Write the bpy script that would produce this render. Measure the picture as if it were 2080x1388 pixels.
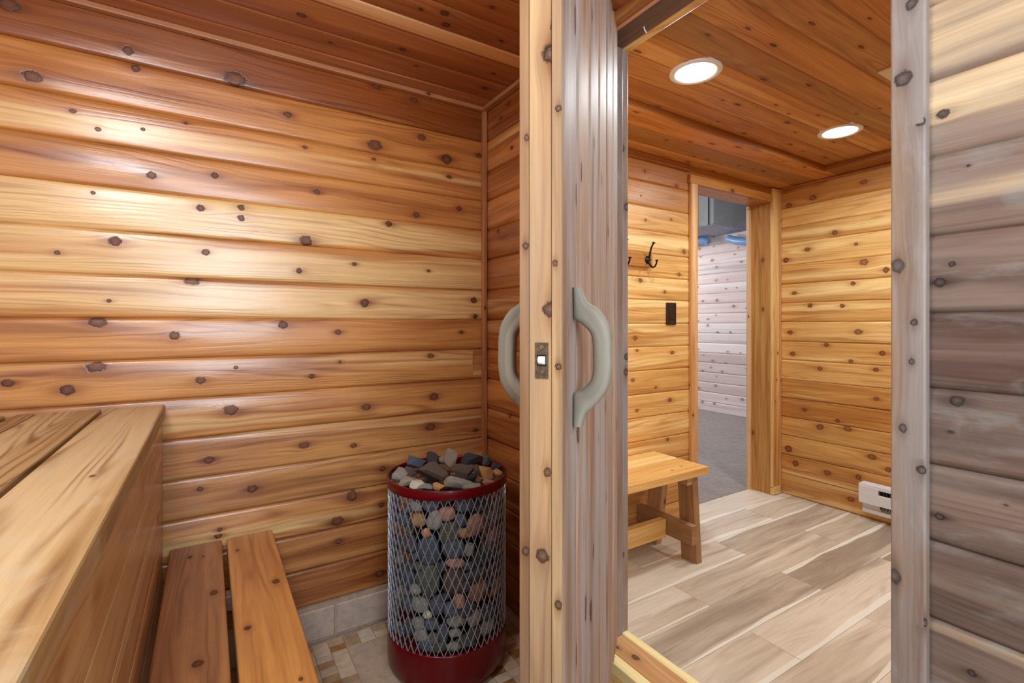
import bpy, math, random
import numpy as np

# ------------------------------------------------------------------ camera, world, lights, exposure
SC = bpy.context.scene
COL = SC.collection
for o in list(bpy.data.objects):
    bpy.data.objects.remove(o, do_unlink=True)

cam_d = bpy.data.cameras.new('camera')
cam = bpy.data.objects.new('camera', cam_d)
COL.objects.link(cam)
cam.location = (0, 0, 0)
cam.rotation_euler = (math.radians(90), 0, math.radians(-32.0))
cam_d.sensor_width = 36.0
cam_d.lens = 989.18 / 2080 * 36.0
cam_d.shift_y = -(694 - 659.3) / 2080
cam_d.clip_start = 0.02
SC.camera = cam

w = bpy.data.worlds.new('world')
SC.world = w
w.use_nodes = True
w.node_tree.nodes['Background'].inputs[0].default_value = (0.75, 0.85, 1.0, 1)
w.node_tree.nodes['Background'].inputs[1].default_value = 0.02

SC.view_settings.view_transform = 'Standard'
SC.view_settings.look = 'None'
SC.view_settings.exposure = 0.0
SC.view_settings.gamma = 1.0
SC.view_settings.use_curve_mapping = False
try:
    SC.cycles.use_denoising = True
    SC.cycles.max_bounces = 8
    SC.cycles.diffuse_bounces = 5
    SC.cycles.sample_clamp_indirect = 6.0
except Exception:
    pass


def area(name, loc, size, power, color, aim=None, shape='RECTANGLE', size_y=None, spread=None):
    d = bpy.data.lights.new(name, 'AREA')
    d.shape = shape
    d.size = size
    if size_y:
        d.size_y = size_y
    d.energy = power
    d.color = color
    if spread:
        d.spread = math.radians(spread)
    o = bpy.data.objects.new(name, d)
    COL.objects.link(o)
    o.location = loc
    if aim is not None:
        v = np.array(aim, float) - np.array(loc, float)
        from mathutils import Vector
        o.rotation_euler = Vector(v).to_track_quat('-Z', 'Y').to_euler()
    return o


WARM = (0.86, 0.96, 1.0)
COOL = (0.80, 0.91, 1.0)
# unseen light added behind the camera for the wall sheen; its window is assumed
area('assumed_window_light', (0.08, -0.74, 0.28), 0.66, 31, COOL, aim=(0.1, 1.85, -0.1), size_y=0.85)
# unseen fill lights added to even out the brightness of the sauna
area('sauna_fill_light', (-0.1, -0.3, 0.91), 0.35, 4, (0.86, 0.94, 1.0), aim=(0.3, 0.6, -1.0), shape='DISK')
area('sauna_fill_light', (-0.35, 0.55, 0.84), 0.34, 12, (0.90, 0.95, 1.0), aim=(0.5, 1.5, -0.7), shape='DISK')
# the two recessed lights of the anteroom, and an assumed one out of view
area('downlight_light', (1.546, 1.18, 0.934), 0.14, 9.5, WARM, aim=(1.546, 1.18, -1), shape='DISK')
area('downlight_light', (2.622, 1.17, 0.934), 0.14, 9.5, WARM, aim=(2.622, 1.17, -1), shape='DISK')
area('downlight_light', (2.1, 0.15, 0.934), 0.14, 11, WARM, aim=(2.1, 0.15, -1), shape='DISK')
# unseen lamps added to light the basement room beyond
area('basement_fill_light', (4.3, 5.2, 1.0), 1.0, 42, (0.90, 0.93, 1.0), aim=(4.8, 3.6, -0.6), size_y=0.6)
area('basement_fill_light', (3.0, 2.6, 1.1), 0.5, 24, (0.95, 0.96, 1.0), aim=(4.6, 3.6, -1.0), size_y=0.5)


# ------------------------------------------------------------------ object helpers
def tag(o, label=None, cat=None, group=None, kind=None):
    if label: o['label'] = label
    if cat: o['category'] = cat
    if group: o['group'] = group
    if kind: o['kind'] = kind
    return o


def empty(name, loc, label=None, cat=None, group=None, kind=None):
    o = bpy.data.objects.new(name, None)
    o.empty_display_size = 0.05
    COL.objects.link(o)
    o.location = loc
    return tag(o, label, cat, group, kind)


def world_loc(o):
    p = np.zeros(3)
    while o is not None:
        p = p + np.array(o.location)
        o = o.parent
    return p


class MB:
    """collects vertices (world coordinates), faces and per-corner wood data"""
    def __init__(self):
        self.v = []; self.f = []; self.uv = []; self.kn = []; self.bd = []; self.sm = []

    def add(self, verts, faces, uvs=None, kns=None, bd=(0.5, 0.5, 0.5, 1), smooth=False):
        b = len(self.v)
        self.v.extend(verts)
        for i, f in enumerate(faces):
            self.f.append([b + k for k in f])
            self.uv.append(uvs[i] if uvs is not None else [(0, 0)] * len(f))
            self.kn.append(kns[i] if kns is not None else [(99, 99, .01)] * len(f))
            self.bd.append(bd if not isinstance(bd, list) else bd[i])
            self.sm.append(smooth)

    def build(self, name, mat, parent=None, origin=None):
        me = bpy.data.meshes.new(name)
        o = bpy.data.objects.new(name, me)
        COL.objects.link(o)
        if parent is not None:
            o.parent = parent
            off = world_loc(parent)
        elif origin is not None:
            o.location = origin
            off = np.array(origin, float)
        else:
            off = np.zeros(3)
        V = np.array(self.v, float) - off
        me.from_pydata([tuple(p) for p in V], [], self.f)
        me.polygons.foreach_set('use_smooth', self.sm)
        uvl = me.uv_layers.new(name='UVMap')
        uvl.data.foreach_set('uv', np.array([c for f in self.uv for c in f], float).ravel())
        a = me.attributes.new('kn', 'FLOAT_VECTOR', 'CORNER')
        a.data.foreach_set('vector', np.array([c for f in self.kn for c in f], float).ravel())
        a = me.attributes.new('bd', 'FLOAT_COLOR', 'CORNER')
        a.data.foreach_set('color', np.array([b for f, b in zip(self.f, self.bd) for _ in f], float).ravel())
        me.update()
        if mat is not None:
            me.materials.append(mat)
        return o


def V3(*a): return np.array(a, float)


def pick_knot(knots, u, v):
    best = None; bd = 1e9
    for k in knots:
        r = k[2]
        d = ((u - k[0]) / 9) ** 2 + ((v - k[1]) / 3.2) ** 2
        d /= r * r
        if d < bd: bd = d; best = k
    if best is None or bd > 1.5:
        return None
    return best


def corner_kn(k, pts):
    if k is None:
        return [(99, 99, .01)] * len(pts)
    return [((p[0] - k[0]) / k[2], (p[1] - k[1]) / k[2], k[2]) for p in pts]


def board_wall(mb, O, U, Vd, N, u0, u1, edges, knots=(), rng=None, depth=0.0035, groove=0.0045, crown=2.6,
               cell=0.022, tones=None, rand_knots=0.0, holes=(), wob=0.0012, kr=(0.006, 0.014), joints=None, tonevar=0.12,
               hue=0.5, huevar=.25):
    """tongue-and-groove boards running along U, stacked along Vd, face normal N; edges = list of board boundaries.
    holes: rectangles (ua, ub, va, vb) left open. wood pattern lives in per-corner data."""
    rng = rng or random.Random(1)
    O = V3(*O); U = V3(*U); Vd = V3(*Vd); N = V3(*N)
    T = [0, .008, .03, .08, .16, .27, .39, .5, .61, .73, .84, .92, .97, .992, 1]
    for bi in range(len(edges) - 1):
        va, vb = edges[bi], edges[bi + 1]
        wd = vb - va
        segs = [(u0, u1)]
        if joints and bi in joints:
            cuts = [u0] + sorted(joints[bi]) + [u1]
            segs = [(cuts[i] + (0.0004 if i else 0), cuts[i + 1]) for i in range(len(cuts) - 1)]
        for (a, b) in segs:
            # clip against holes
            parts = [(a, b, va, vb)]
            for h in holes:
                np_ = []
                for (pa, pb, qa, qb) in parts:
                    if h[1] <= pa or h[0] >= pb or h[3] <= qa + 1e-6 or h[2] >= qb - 1e-6:
                        np_.append((pa, pb, qa, qb)); continue
                    if h[0] > pa: np_.append((pa, h[0], qa, qb))
                    if h[1] < pb: np_.append((h[1], pb, qa, qb))
                    ca, cb = max(pa, h[0]), min(pb, h[1])
                    if h[2] > qa: np_.append((ca, cb, qa, h[2]))
                    if h[3] < qb: np_.append((ca, cb, h[3], qb))
                parts = np_
            tone = rng.gauss(0.5, tonevar)
            h_ = hue + rng.uniform(-huevar, huevar)
            sap = rng.random()
            if tones and bi < len(tones) and tones[bi] is not None:
                tone, h_, sap = tones[bi]
            seed = rng.random()
            uoff = rng.uniform(0, 40)
            kl = [(k[0], k[1], k[2]) for k in knots if va <= k[1] <= vb and a <= k[0] <= b]
            if rand_knots:
                n = rand_knots * (b - a)
                n = int(n) + (1 if rng.random() < n - int(n) else 0)
                for _ in range(n):
                    ku = rng.uniform(a, b); kv = rng.uniform(va + .012, vb - .012)
                    if all(abs(ku - k[0]) > .08 for k in kl):
                        kl.append((ku, kv, rng.uniform(*kr)))
            ph = [rng.uniform(0, 6.28) for _ in range(4)]
            for (pa, pb, qa, qb) in parts:
                nu = max(1, int(math.ceil((pb - pa) / cell)))
                us = [pa + (pb - pa) * i / nu for i in range(nu + 1)]
                vs = [va + wd * t for t in T]
                vs = [v for v in vs if qa - 1e-9 <= v <= qb + 1e-9]
                if not vs or vs[0] > qa + 1e-6: vs = [qa] + vs
                if vs[-1] < qb - 1e-6: vs = vs + [qb]
                verts = []
                for u in us:
                    amp = 1 + .35 * math.sin(u * 5.1 + ph[0]) + .25 * math.sin(u * 12.3 + ph[1])
                    for v in vs:
                        t = (v - va) / wd
                        x = abs(2 * t - 1)
                        dep = -depth * x ** crown
                        g = min(t, 1 - t) * wd
                        if g < groove: dep -= (groove - g) * 1.7
                        # thickness swell next to knots, gentle undulation
                        dep += wob * amp * math.sin(u * 3.3 + t * 4 + ph[2]) * (1 - x * x)
                        for k in kl:
                            dd = ((u - k[0]) / (k[2] * 4.5)) ** 2 + ((v - k[1]) / (k[2] * 2.2)) ** 2
                            if dd < 6: dep += k[2] * .13 * math.exp(-dd)
                        verts.append(O + U * u + Vd * v + N * dep)
                nv = len(vs)
                faces = []; uvs = []; kns = []
                flip = np.dot(np.cross(U, Vd), N) < 0
                for i in range(nu):
                    for j in range(nv - 1):
                        q = [i * nv + j, (i + 1) * nv + j, (i + 1) * nv + j + 1, i * nv + j + 1]
                        pts = [(us[i], vs[j]), (us[i + 1], vs[j]), (us[i + 1], vs[j + 1]), (us[i], vs[j + 1])]
                        if flip: q = q[::-1]; pts = pts[::-1]
                        k = pick_knot(kl, (us[i] + us[i + 1]) / 2, (vs[j] + vs[j + 1]) / 2)
                        faces.append(q)
                        uvs.append([(p[0] + uoff, p[1]) for p in pts])
                        kns.append(corner_kn(k, pts))
                mb.add(verts, faces, uvs, kns, (tone, h_, sap, seed), smooth=True)


def plank(mb, p0, p1, W, H, wdt, hgt, rng=None, knots=None, nk=0, edge=0.003, tone=None, cell=0.03, warp=0.0,
          hue=None, sap=None, kr=(0.006, 0.012), endcut=None):
    """a sawn piece from p0 to p1 (centre line); W, H unit vectors across; knots on the unrolled surface.
    endcut: (dx0, dx1) shift of each end along the piece per metre of H (for splayed legs)"""
    rng = rng or random.Random(7)
    p0 = V3(*p0); p1 = V3(*p1); W = V3(*W); H = V3(*H)
    L = float(np.linalg.norm(p1 - p0)); D = (p1 - p0) / L
    a, b = wdt / 2, hgt / 2
    e = min(edge, a * .6, b * .6)
    prof = []
    def side(x0, y0, x1, y1, n):
        for i in range(n):
            t = i / n
            prof.append((x0 + (x1 - x0) * t, y0 + (y1 - y0) * t))
    nw = max(1, int(wdt / .03)); nh = max(1, int(hgt / .03))
    m = e * .3
    side(-a + e, -b, a - e, -b, nw); prof.append((a - e, -b)); prof.append((a - m, -b + m))
    side(a, -b + e, a, b - e, nh); prof.append((a, b - e)); prof.append((a - m, b - m))
    side(a - e, b, -a + e, b, nw); prof.append((-a + e, b)); prof.append((-a + m, b - m))
    side(-a, b - e, -a, -b + e, nh); prof.append((-a, -b + e)); prof.append((-a + m, -b + m))
    n = len(prof)
    s = [0]
    for i in range(n):
        q0 = prof[i]; q1 = prof[(i + 1) % n]
        s.append(s[-1] + math.hypot(q1[0] - q0[0], q1[1] - q0[1]))
    nu = max(1, int(math.ceil(L / cell)))
    kl = list(knots or [])
    for _ in range(nk):
        kl.append((rng.uniform(.03, L - .03) if L > .08 else L / 2, rng.uniform(0, s[-1]), rng.uniform(*kr)))
    tone = rng.gauss(.5, .1) if tone is None else tone
    hue = rng.uniform(.3, .7) if hue is None else hue
    sap = rng.random() if sap is None else sap
    seed = rng.random(); uoff = rng.uniform(0, 40); soff = rng.uniform(0, 3)
    verts = []
    cut = endcut or (0, 0)
    for i in range(nu + 1):
        t = i / nu
        for (x, y) in prof:
            sh = y * (cut[0] * (1 - t) + cut[1] * t)
            verts.append(p0 + D * (L * t + sh) + W * x + H * y)
    faces = []; uvs = []; kns = []
    flip = np.dot(np.cross(W, H), D) < 0
    for i in range(nu):
        for j in range(n):
            j2 = (j + 1) % n
            q = [i * n + j, i * n + j2, (i + 1) * n + j2, (i + 1) * n + j]
            ua, ub = L * i / nu, L * (i + 1) / nu
            pts = [(ua, s[j]), (ua, s[j + 1]), (ub, s[j + 1]), (ub, s[j])]
            if flip: q = q[::-1]; pts = pts[::-1]
            k = pick_knot(kl, (ua + ub) / 2, (s[j] + s[j + 1]) / 2)
            faces.append(q); uvs.append([(p[0] + uoff, p[1] + soff) for p in pts]); kns.append(corner_kn(k, pts))
    mb.add(verts, faces, uvs, kns, (tone, hue, sap, seed), smooth=False)
    c0 = list(range(n)); c1 = [nu * n + i for i in range(n)]
    for ring, rev in ((c0, not flip), (c1, flip)):
        f = ring[::-1] if rev else ring
        pr = [prof[i % n] for i in f]
        mb.add([verts[i] for i in f], [list(range(n))], [[(p[0] * .25 + uoff, p[1] * 1.0 + soff) for p in pr]], None,
               (tone - .08, hue, sap, seed))


def box(mb, lo, hi, bd=(.5, .5, .5, 1), bevel=0.0):
    x0, y0, z0 = lo; x1, y1, z1 = hi
    e = bevel
    if e <= 0:
        v = [V3(x, y, z) for x in (x0, x1) for y in (y0, y1) for z in (z0, z1)]
        f = [(0, 1, 3, 2), (4, 6, 7, 5), (0, 4, 5, 1), (2, 3, 7, 6), (0, 2, 6, 4), (1, 5, 7, 3)]
        mb.add(v, f, [[(v[i][0] + v[i][1], v[i][2]) for i in q] for q in f], None, bd)
        return
    # chamfered box
    vs = []; idx = {}
    def vid(p):
        key = tuple(round(c, 7) for c in p)
        if key not in idx:
            idx[key] = len(vs); vs.append(V3(*p))
        return idx[key]
    lo_ = (x0, y0, z0); hi_ = (x1, y1, z1)
    def corner(sx, sy, sz, ax):
        s = (sx, sy, sz); p = []
        for k in range(3):
            base = hi_[k] if s[k] else lo_[k]
            if k != ax: base += -e if s[k] else e
            p.append(base)
        return vid(p)
    F = []
    for ax in range(3):
        o1, o2 = [k for k in range(3) if k != ax]
        for sgn in (0, 1):
            q = []
            for (a, b) in ((0, 0), (1, 0), (1, 1), (0, 1)):
                s = [0, 0, 0]; s[ax] = sgn; s[o1] = a; s[o2] = b
                q.append(corner(*s, ax))
            F.append(q)
    for ax in range(3):  # edge along ax
        o1, o2 = [k for k in range(3) if k != ax]
        for a in (0, 1):
            for b in (0, 1):
                s0 = [0, 0, 0]; s0[o1] = a; s0[o2] = b
                s1 = list(s0); s1[ax] = 1
                F.append([corner(*s0, o1), corner(*s1, o1), corner(*s1, o2), corner(*s0, o2)])
    for a in (0, 1):
        for b in (0, 1):
            for c in (0, 1):
                F.append([corner(a, b, c, 0), corner(a, b, c, 1), corner(a, b, c, 2)])
    cen = (V3(*lo_) + V3(*hi_)) / 2
    G = []
    for q in F:
        p = [vs[i] for i in q]
        n = np.cross(p[1] - p[0], p[2] - p[0])
        if np.dot(n, sum(p) / len(p) - cen) < 0: q = q[::-1]
        G.append(q)
    mb.add(vs, G, [[(vs[i][0] + vs[i][1], vs[i][2]) for i in q] for q in G], None, bd)


def lathe(mb, c, axis, rings, n=32, bd=(.5, .5, .5, 1), smooth=True, closed_start=True, closed_end=True):
    """rings: list of (distance along axis, radius)"""
    c = V3(*c); ax = V3(*axis); ax = ax / np.linalg.norm(ax)
    t = V3(1, 0, 0) if abs(ax[0]) < .9 else V3(0, 1, 0)
    A = np.cross(ax, t); A /= np.linalg.norm(A); B = np.cross(ax, A)
    vs = []
    for (h, r) in rings:
        for i in range(n):
            th = 2 * math.pi * i / n
            vs.append(c + ax * h + (A * math.cos(th) + B * math.sin(th)) * r)
    f = []
    for k in range(len(rings) - 1):
        for i in range(n):
            j = (i + 1) % n
            f.append([k * n + i, k * n + j, (k + 1) * n + j, (k + 1) * n + i])
    uv = [[(i * .01, 0)] * 4 for i in range(len(f))]
    mb.add(vs, f, uv, None, bd, smooth)
    if closed_start: mb.add(vs[:n], [list(range(n))[::-1]], None, None, bd)
    if closed_end: mb.add(vs[-n:], [list(range(n))], None, None, bd)


def tube(mb, pts, radii, n=8, bd=(.5, .5, .5, 1), squash=None, up=None):
    """swept tube through pts; squash=(a,b) scales in the local frame; up fixes the frame"""
    P = [V3(*p) for p in pts]
    if not isinstance(radii, (list, tuple)): radii = [radii] * len(P)
    vs = []
    prevA = V3(*up) if up is not None else None
    for i, p in enumerate(P):
        d = P[min(i + 1, len(P) - 1)] - P[max(i - 1, 0)]
        d = d / np.linalg.norm(d)
        if prevA is None:
            t = V3(0, 0, 1) if abs(d[2]) < .9 else V3(1, 0, 0)
            A = np.cross(d, t)
        else:
            A = prevA - d * np.dot(prevA, d)
        A /= np.linalg.norm(A)
        if up is None: prevA = A
        B = np.cross(d, A)
        sq = squash or (1, 1)
        for k in range(n):
            th = 2 * math.pi * (k + .5) / n
            c_, s_ = math.cos(th), math.sin(th)
            vs.append(p + (A * c_ * sq[0] + B * s_ * sq[1]) * radii[i])
    f = []
    for i in range(len(P) - 1):
        for k in range(n):
            j = (k + 1) % n
            f.append([i * n + k, i * n + j, (i + 1) * n + j, (i + 1) * n + k])
    mb.add(vs, f, None, None, bd, smooth=True)
    mb.add(vs[:n], [list(range(n))[::-1]], None, None, bd)
    mb.add(vs[-n:], [list(range(n))], None, None, bd)


# ------------------------------------------------------------------ materials
def srgb(r, g, b):
    def f(c):
        c /= 255
        return c / 12.92 if c <= .04045 else ((c + .055) / 1.055) ** 2.4
    return (f(r), f(g), f(b), 1)


class NT:
    def __init__(self, name):
        self.m = bpy.data.materials.new(name)
        self.m.use_nodes = True
        self.t = self.m.node_tree
        for n in list(self.t.nodes): self.t.nodes.remove(n)
        self.out = self.n('ShaderNodeOutputMaterial')
        self.bs = self.n('ShaderNodeBsdfPrincipled')
        self.t.links.new(self.bs.outputs[0], self.out.inputs[0])

    def n(self, k, **kw):
        nd = self.t.nodes.new(k)
        for a, b in kw.items(): setattr(nd, a, b)
        return nd

    def put(self, sock, val):
        if isinstance(val, bpy.types.NodeSocket): self.t.links.new(val, sock)
        elif val is not None:
            try: sock.default_value = val
            except Exception: sock.default_value = (val, val, val)

    def math(self, op, a, b=None, c=None, clamp=False):
        nd = self.n('ShaderNodeMath', operation=op); nd.use_clamp = clamp
        self.put(nd.inputs[0], a); self.put(nd.inputs[1], b)
        if c is not None: self.put(nd.inputs[2], c)
        return nd.outputs[0]

    def xyz(self, x, y, z=0.0):
        nd = self.n('ShaderNodeCombineXYZ')
        self.put(nd.inputs[0], x); self.put(nd.inputs[1], y); self.put(nd.inputs[2], z)
        return nd.outputs[0]

    def sep(self, v):
        nd = self.n('ShaderNodeSeparateXYZ'); self.put(nd.inputs[0], v)
        return nd.outputs

    def noise(self, vec, scale=1.0, detail=2.0, rough=.5, dist=0.0):
        nd = self.n('ShaderNodeTexNoise')
        self.put(nd.inputs['Vector'], vec); self.put(nd.inputs['Scale'], scale)
        nd.inputs['Detail'].default_value = detail; nd.inputs['Roughness'].default_value = rough
        nd.inputs['Distortion'].default_value = dist
        return nd.outputs[0]

    def mix(self, f, a, b, mode='MIX'):
        nd = self.n('ShaderNodeMix', data_type='RGBA', blend_type=mode)
        nd.clamp_factor = True
        self.put(nd.inputs[0], f); self.put(nd.inputs[6], a); self.put(nd.inputs[7], b)
        return nd.outputs[2]

    def smooth(self, v, a, b, lo=0.0, hi=1.0):
        nd = self.n('ShaderNodeMapRange', interpolation_type='SMOOTHSTEP')
        self.put(nd.inputs[0], v); self.put(nd.inputs[1], a); self.put(nd.inputs[2], b)
        self.put(nd.inputs[3], lo); self.put(nd.inputs[4], hi)
        return nd.outputs[0]

    def attr(self, name):
        return self.n('ShaderNodeAttribute', attribute_name=name)

    def bump(self, h, strength=.3, dist=.001):
        nd = self.n('ShaderNodeBump')
        nd.inputs['Strength'].default_value = strength; nd.inputs['Distance'].default_value = dist
        self.put(nd.inputs['Height'], h)
        self.t.links.new(nd.outputs[0], self.bs.inputs['Normal'])
        self.t.links.new(nd.outputs[0], self.bs.inputs['Coat Normal'])

    def set(self, **kw):
        for k, v in kw.items():
            self.put(self.bs.inputs[k.replace('_', ' ')], v)


def wood(name, heart, mid, sap, knot=(74, 40, 20), rough=.35, gray=None, gray_amt=0.0, spec=.5, ring=.35, sapw=.5,
         coat=0.0, fine=.16, bumps=.35, sat_ends=True, stain=None, stain_amt=0.0, halo=(150, 75, 32), kel=1.0):
    """knotty board: heart/mid/sap sRGB, streaks along the board, knots from the 'kn' data"""
    M = NT(name)
    uv = M.sep(M.n('ShaderNodeUVMap').outputs[0])
    U, Vv = uv[0], uv[1]
    kn = M.sep(M.attr('kn').outputs['Vector']); kx, ky, kr = kn[0], kn[1], kn[2]
    bd = M.attr('bd'); bc = M.sep(bd.outputs['Vector'])
    bt, bh, bs = bc[0], bc[1], bc[2]
    sd = bd.outputs['Alpha']
    seed = M.math('MULTIPLY', sd, 97.0)
    # deflection of the grain round a knot
    ex = M.math('MULTIPLY', M.math('MULTIPLY', kx, kx), 1 / 10.0)
    ey = M.math('MULTIPLY', M.math('MULTIPLY', ky, ky), 1 / 3.0)
    infl = M.math('EXPONENT', M.math('MULTIPLY', M.math('ADD', ex, ey), -1.0))
    defl = M.math('MULTIPLY', M.math('MULTIPLY', infl, ky), kr)
    v1 = M.math('SUBTRACT', Vv, M.math('MULTIPLY', defl, .8))
    wob = M.noise(M.xyz(M.math('MULTIPLY', U, 1.3), M.math('MULTIPLY', Vv, 5.0), seed), 1.0, 2)
    v2 = M.math('ADD', v1, M.math('MULTIPLY', M.math('SUBTRACT', wob, .5), .045))
    # slow contour field -> cathedral rings
    cf = M.noise(M.xyz(M.math('MULTIPLY', U, .55), M.math('MULTIPLY', v2, 9.0), seed), 1.0, 1.5, .45)
    rg = M.math('SINE', M.math('MULTIPLY', M.math('ADD', cf, M.math('MULTIPLY', v2, 1.2)), 105.0))
    rg = M.math('MULTIPLY_ADD', rg, .5, .5)
    rgp = M.math('POWER', rg, 3.0)
    amp = M.noise(M.xyz(M.math('MULTIPLY', U, 1.7), M.math('MULTIPLY', v2, 24.0), M.math('ADD', seed, 11.0)), 1.0, 2)
    # fibre
    fb = M.noise(M.xyz(M.math('MULTIPLY', U, 9.0), M.math('MULTIPLY', v2, 420.0), seed), 1.0, 3, .65)
    fb2 = M.noise(M.xyz(M.math('MULTIPLY', U, 2.2), M.math('MULTIPLY', v2, 90.0), M.math('ADD', seed, 3.0)), 1.0, 3, .6)
    # heart / sap zones
    zn = M.noise(M.xyz(M.math('MULTIPLY', U, .38), M.math('MULTIPLY', v2, 11.0), M.math('ADD', seed, 23.0)), 1.0, 2.5, .55)
    sapm = M.smooth(M.math('ADD', zn, M.math('MULTIPLY', M.math('SUBTRACT', bs, .5), .55)), .66 - .2 * sapw, .78 - .2 * sapw)
    tn = M.noise(M.xyz(M.math('MULTIPLY', U, 1.1), M.math('MULTIPLY', v2, 22.0), M.math('ADD', seed, 41.0)), 1.0, 3, .6)
    col = M.mix(M.smooth(M.math('ADD', tn, M.math('MULTIPLY', M.math('SUBTRACT', bt, .5), .9)), .3, .72), srgb(*heart), srgb(*mid))
    col = M.mix(M.math('MULTIPLY', sapm, .85), col, srgb(*sap))
    # board hue: redder or yellower
    hs = M.n('ShaderNodeHueSaturation')
    M.put(hs.inputs['Hue'], M.math('MULTIPLY_ADD', M.math('SUBTRACT', bh, .5), .026, .502))
    M.put(hs.inputs['Saturation'], M.math('MULTIPLY_ADD', M.math('SUBTRACT', bh, .5), -.2, 1.0))
    M.put(hs.inputs['Value'], M.math('MULTIPLY_ADD', M.math('SUBTRACT', bt, .5), .55, 1.0))
    M.put(hs.inputs['Color'], col)
    col = hs.outputs[0]
    dk = M.math('MULTIPLY', M.math('MULTIPLY', rgp, M.smooth(amp, .35, .7)), ring)
    col = M.mix(dk, col, srgb(*halo), 'MULTIPLY')
    f1 = M.math('MULTIPLY_ADD', M.math('SUBTRACT', fb, .5), fine * 2.2, 1.0)
    f2 = M.math('MULTIPLY_ADD', M.math('SUBTRACT', fb2, .5), fine * 2.6, 1.0)
    ff = M.math('MULTIPLY', f1, f2)
    col = M.mix(1.0, col, M.xyz(ff, ff, ff), 'MULTIPLY')
    if gray is not None:
        gn = M.noise(M.xyz(M.math('MULTIPLY', U, 2.0), M.math('MULTIPLY', Vv, 14.0), M.math('ADD', seed, 7.0)), 1.0, 4, .6)
        gm = M.math('MULTIPLY', M.smooth(gn, .32, .68), gray_amt)
        gcol = M.mix(M.smooth(fb2, .3, .7), srgb(*gray), srgb(*[min(255, c * 1.12) for c in gray]))
        col = M.mix(gm, col, gcol)
    if stain is not None:
        sn = M.noise(M.xyz(M.math('MULTIPLY', U, 7.0), M.math('MULTIPLY', Vv, 16.0), M.math('ADD', seed, 61.0)), 1.0, 4, .65, .6)
        col = M.mix(M.math('MULTIPLY', M.smooth(sn, .5, .72), stain_amt), col, srgb(*stain))
    # knots
    kv = M.math('FRACT', M.math('MULTIPLY', kr, 7919.0))
    kv2 = M.math('FRACT', M.math('MULTIPLY', kr, 3571.0))
    rn = M.noise(M.xyz(M.math('MULTIPLY', kx, 1.3), M.math('MULTIPLY', ky, 1.3), M.math('ADD', seed, M.math('MULTIPLY', kv, 30.0))), 1.0, 3, .6)
    r2 = M.math('ADD', M.math('MULTIPLY', M.math('MULTIPLY', kx, kx), M.math('MULTIPLY_ADD', kv2, .6 * kel, .45 * kel)), M.math('MULTIPLY', M.math('MULTIPLY', ky, ky), 1.0 if kel == 1.0 else 3.2))
    rr = M.math('ADD', M.math('SQRT', r2), M.math('MULTIPLY', M.math('SUBTRACT', rn, .5), 1.1))
    # long resin streaks leaving the knot along the grain
    sx = M.math('EXPONENT', M.math('MULTIPLY', M.math('ADD', M.math('MULTIPLY', M.math('MULTIPLY', kx, kx), .09), M.math('MULTIPLY', M.math('MULTIPLY', ky, ky), 1.6)), -1.0))
    hl = M.math('EXPONENT', M.math('MULTIPLY', M.math('ADD', M.math('MULTIPLY', ex, 1.2), M.math('MULTIPLY', ey, 1.3)), -1.0))
    hl = M.math('ADD', M.math('MULTIPLY', hl, .5), M.math('MULTIPLY', M.math('MULTIPLY', sx, M.smooth(fb2, .3, .65)), .45))
    hl = M.math('MULTIPLY', hl, M.math('MULTIPLY_ADD', kv, .6, .55), clamp=True)
    col = M.mix(hl, col, srgb(*halo), 'MULTIPLY')
    kc = M.mix(M.smooth(rr, .05, .8), srgb(knot[0] * 1.45, knot[1] * 1.6, knot[2] * 1.7), srgb(*[min(255, c * 1.1) for c in knot]))
    rings = M.math('MULTIPLY_ADD', M.math('SINE', M.math('MULTIPLY', rr, 21.0)), .14, .95)
    kc = M.mix(1.0, kc, M.xyz(rings, rings, rings), 'MULTIPLY')
    kring = M.math('MULTIPLY', M.math('MULTIPLY', M.smooth(rr, .66, .9), M.smooth(rr, 1.15, .95)), M.math('MULTIPLY_ADD', kv, .5, .5))
    kc = M.mix(kring, kc, srgb(knot[0] * .55, knot[1] * .5, knot[2] * .5))
    km = M.math('MULTIPLY', M.smooth(rr, 1.3, .85), M.math('MULTIPLY_ADD', kv2, .2, .8))
    col = M.mix(km, col, kc)
    # resin lines at the knot's flanks
    M.set(Base_Color=col)
    rg_ = M.math('ADD', rough, M.math('MULTIPLY', M.math('SUBTRACT', fb2, .5), .22))
    M.set(Roughness=M.math('ADD', rg_, M.math('MULTIPLY', km, .25)))
    M.bs.inputs['Specular IOR Level'].default_value = spec
    if coat:
        M.set(Coat_Weight=M.math('MULTIPLY', M.math('SUBTRACT', 1.0, M.math('MULTIPLY', km, .8)), coat))
        M.bs.inputs['Coat Roughness'].default_value = .2
    hgt = M.math('ADD', M.math('MULTIPLY', fb, .35), M.math('MULTIPLY', rgp, -.25))
    hgt = M.math('ADD', hgt, M.math('MULTIPLY', fb2, .6))
    hgt = M.math('SUBTRACT', hgt, M.math('MULTIPLY', M.math('MULTIPLY', M.smooth(rr, .7, .9), M.smooth(rr, 1.2, .95)), .8))
    M.bump(hgt, bumps, .0012)
    return M.m


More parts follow.
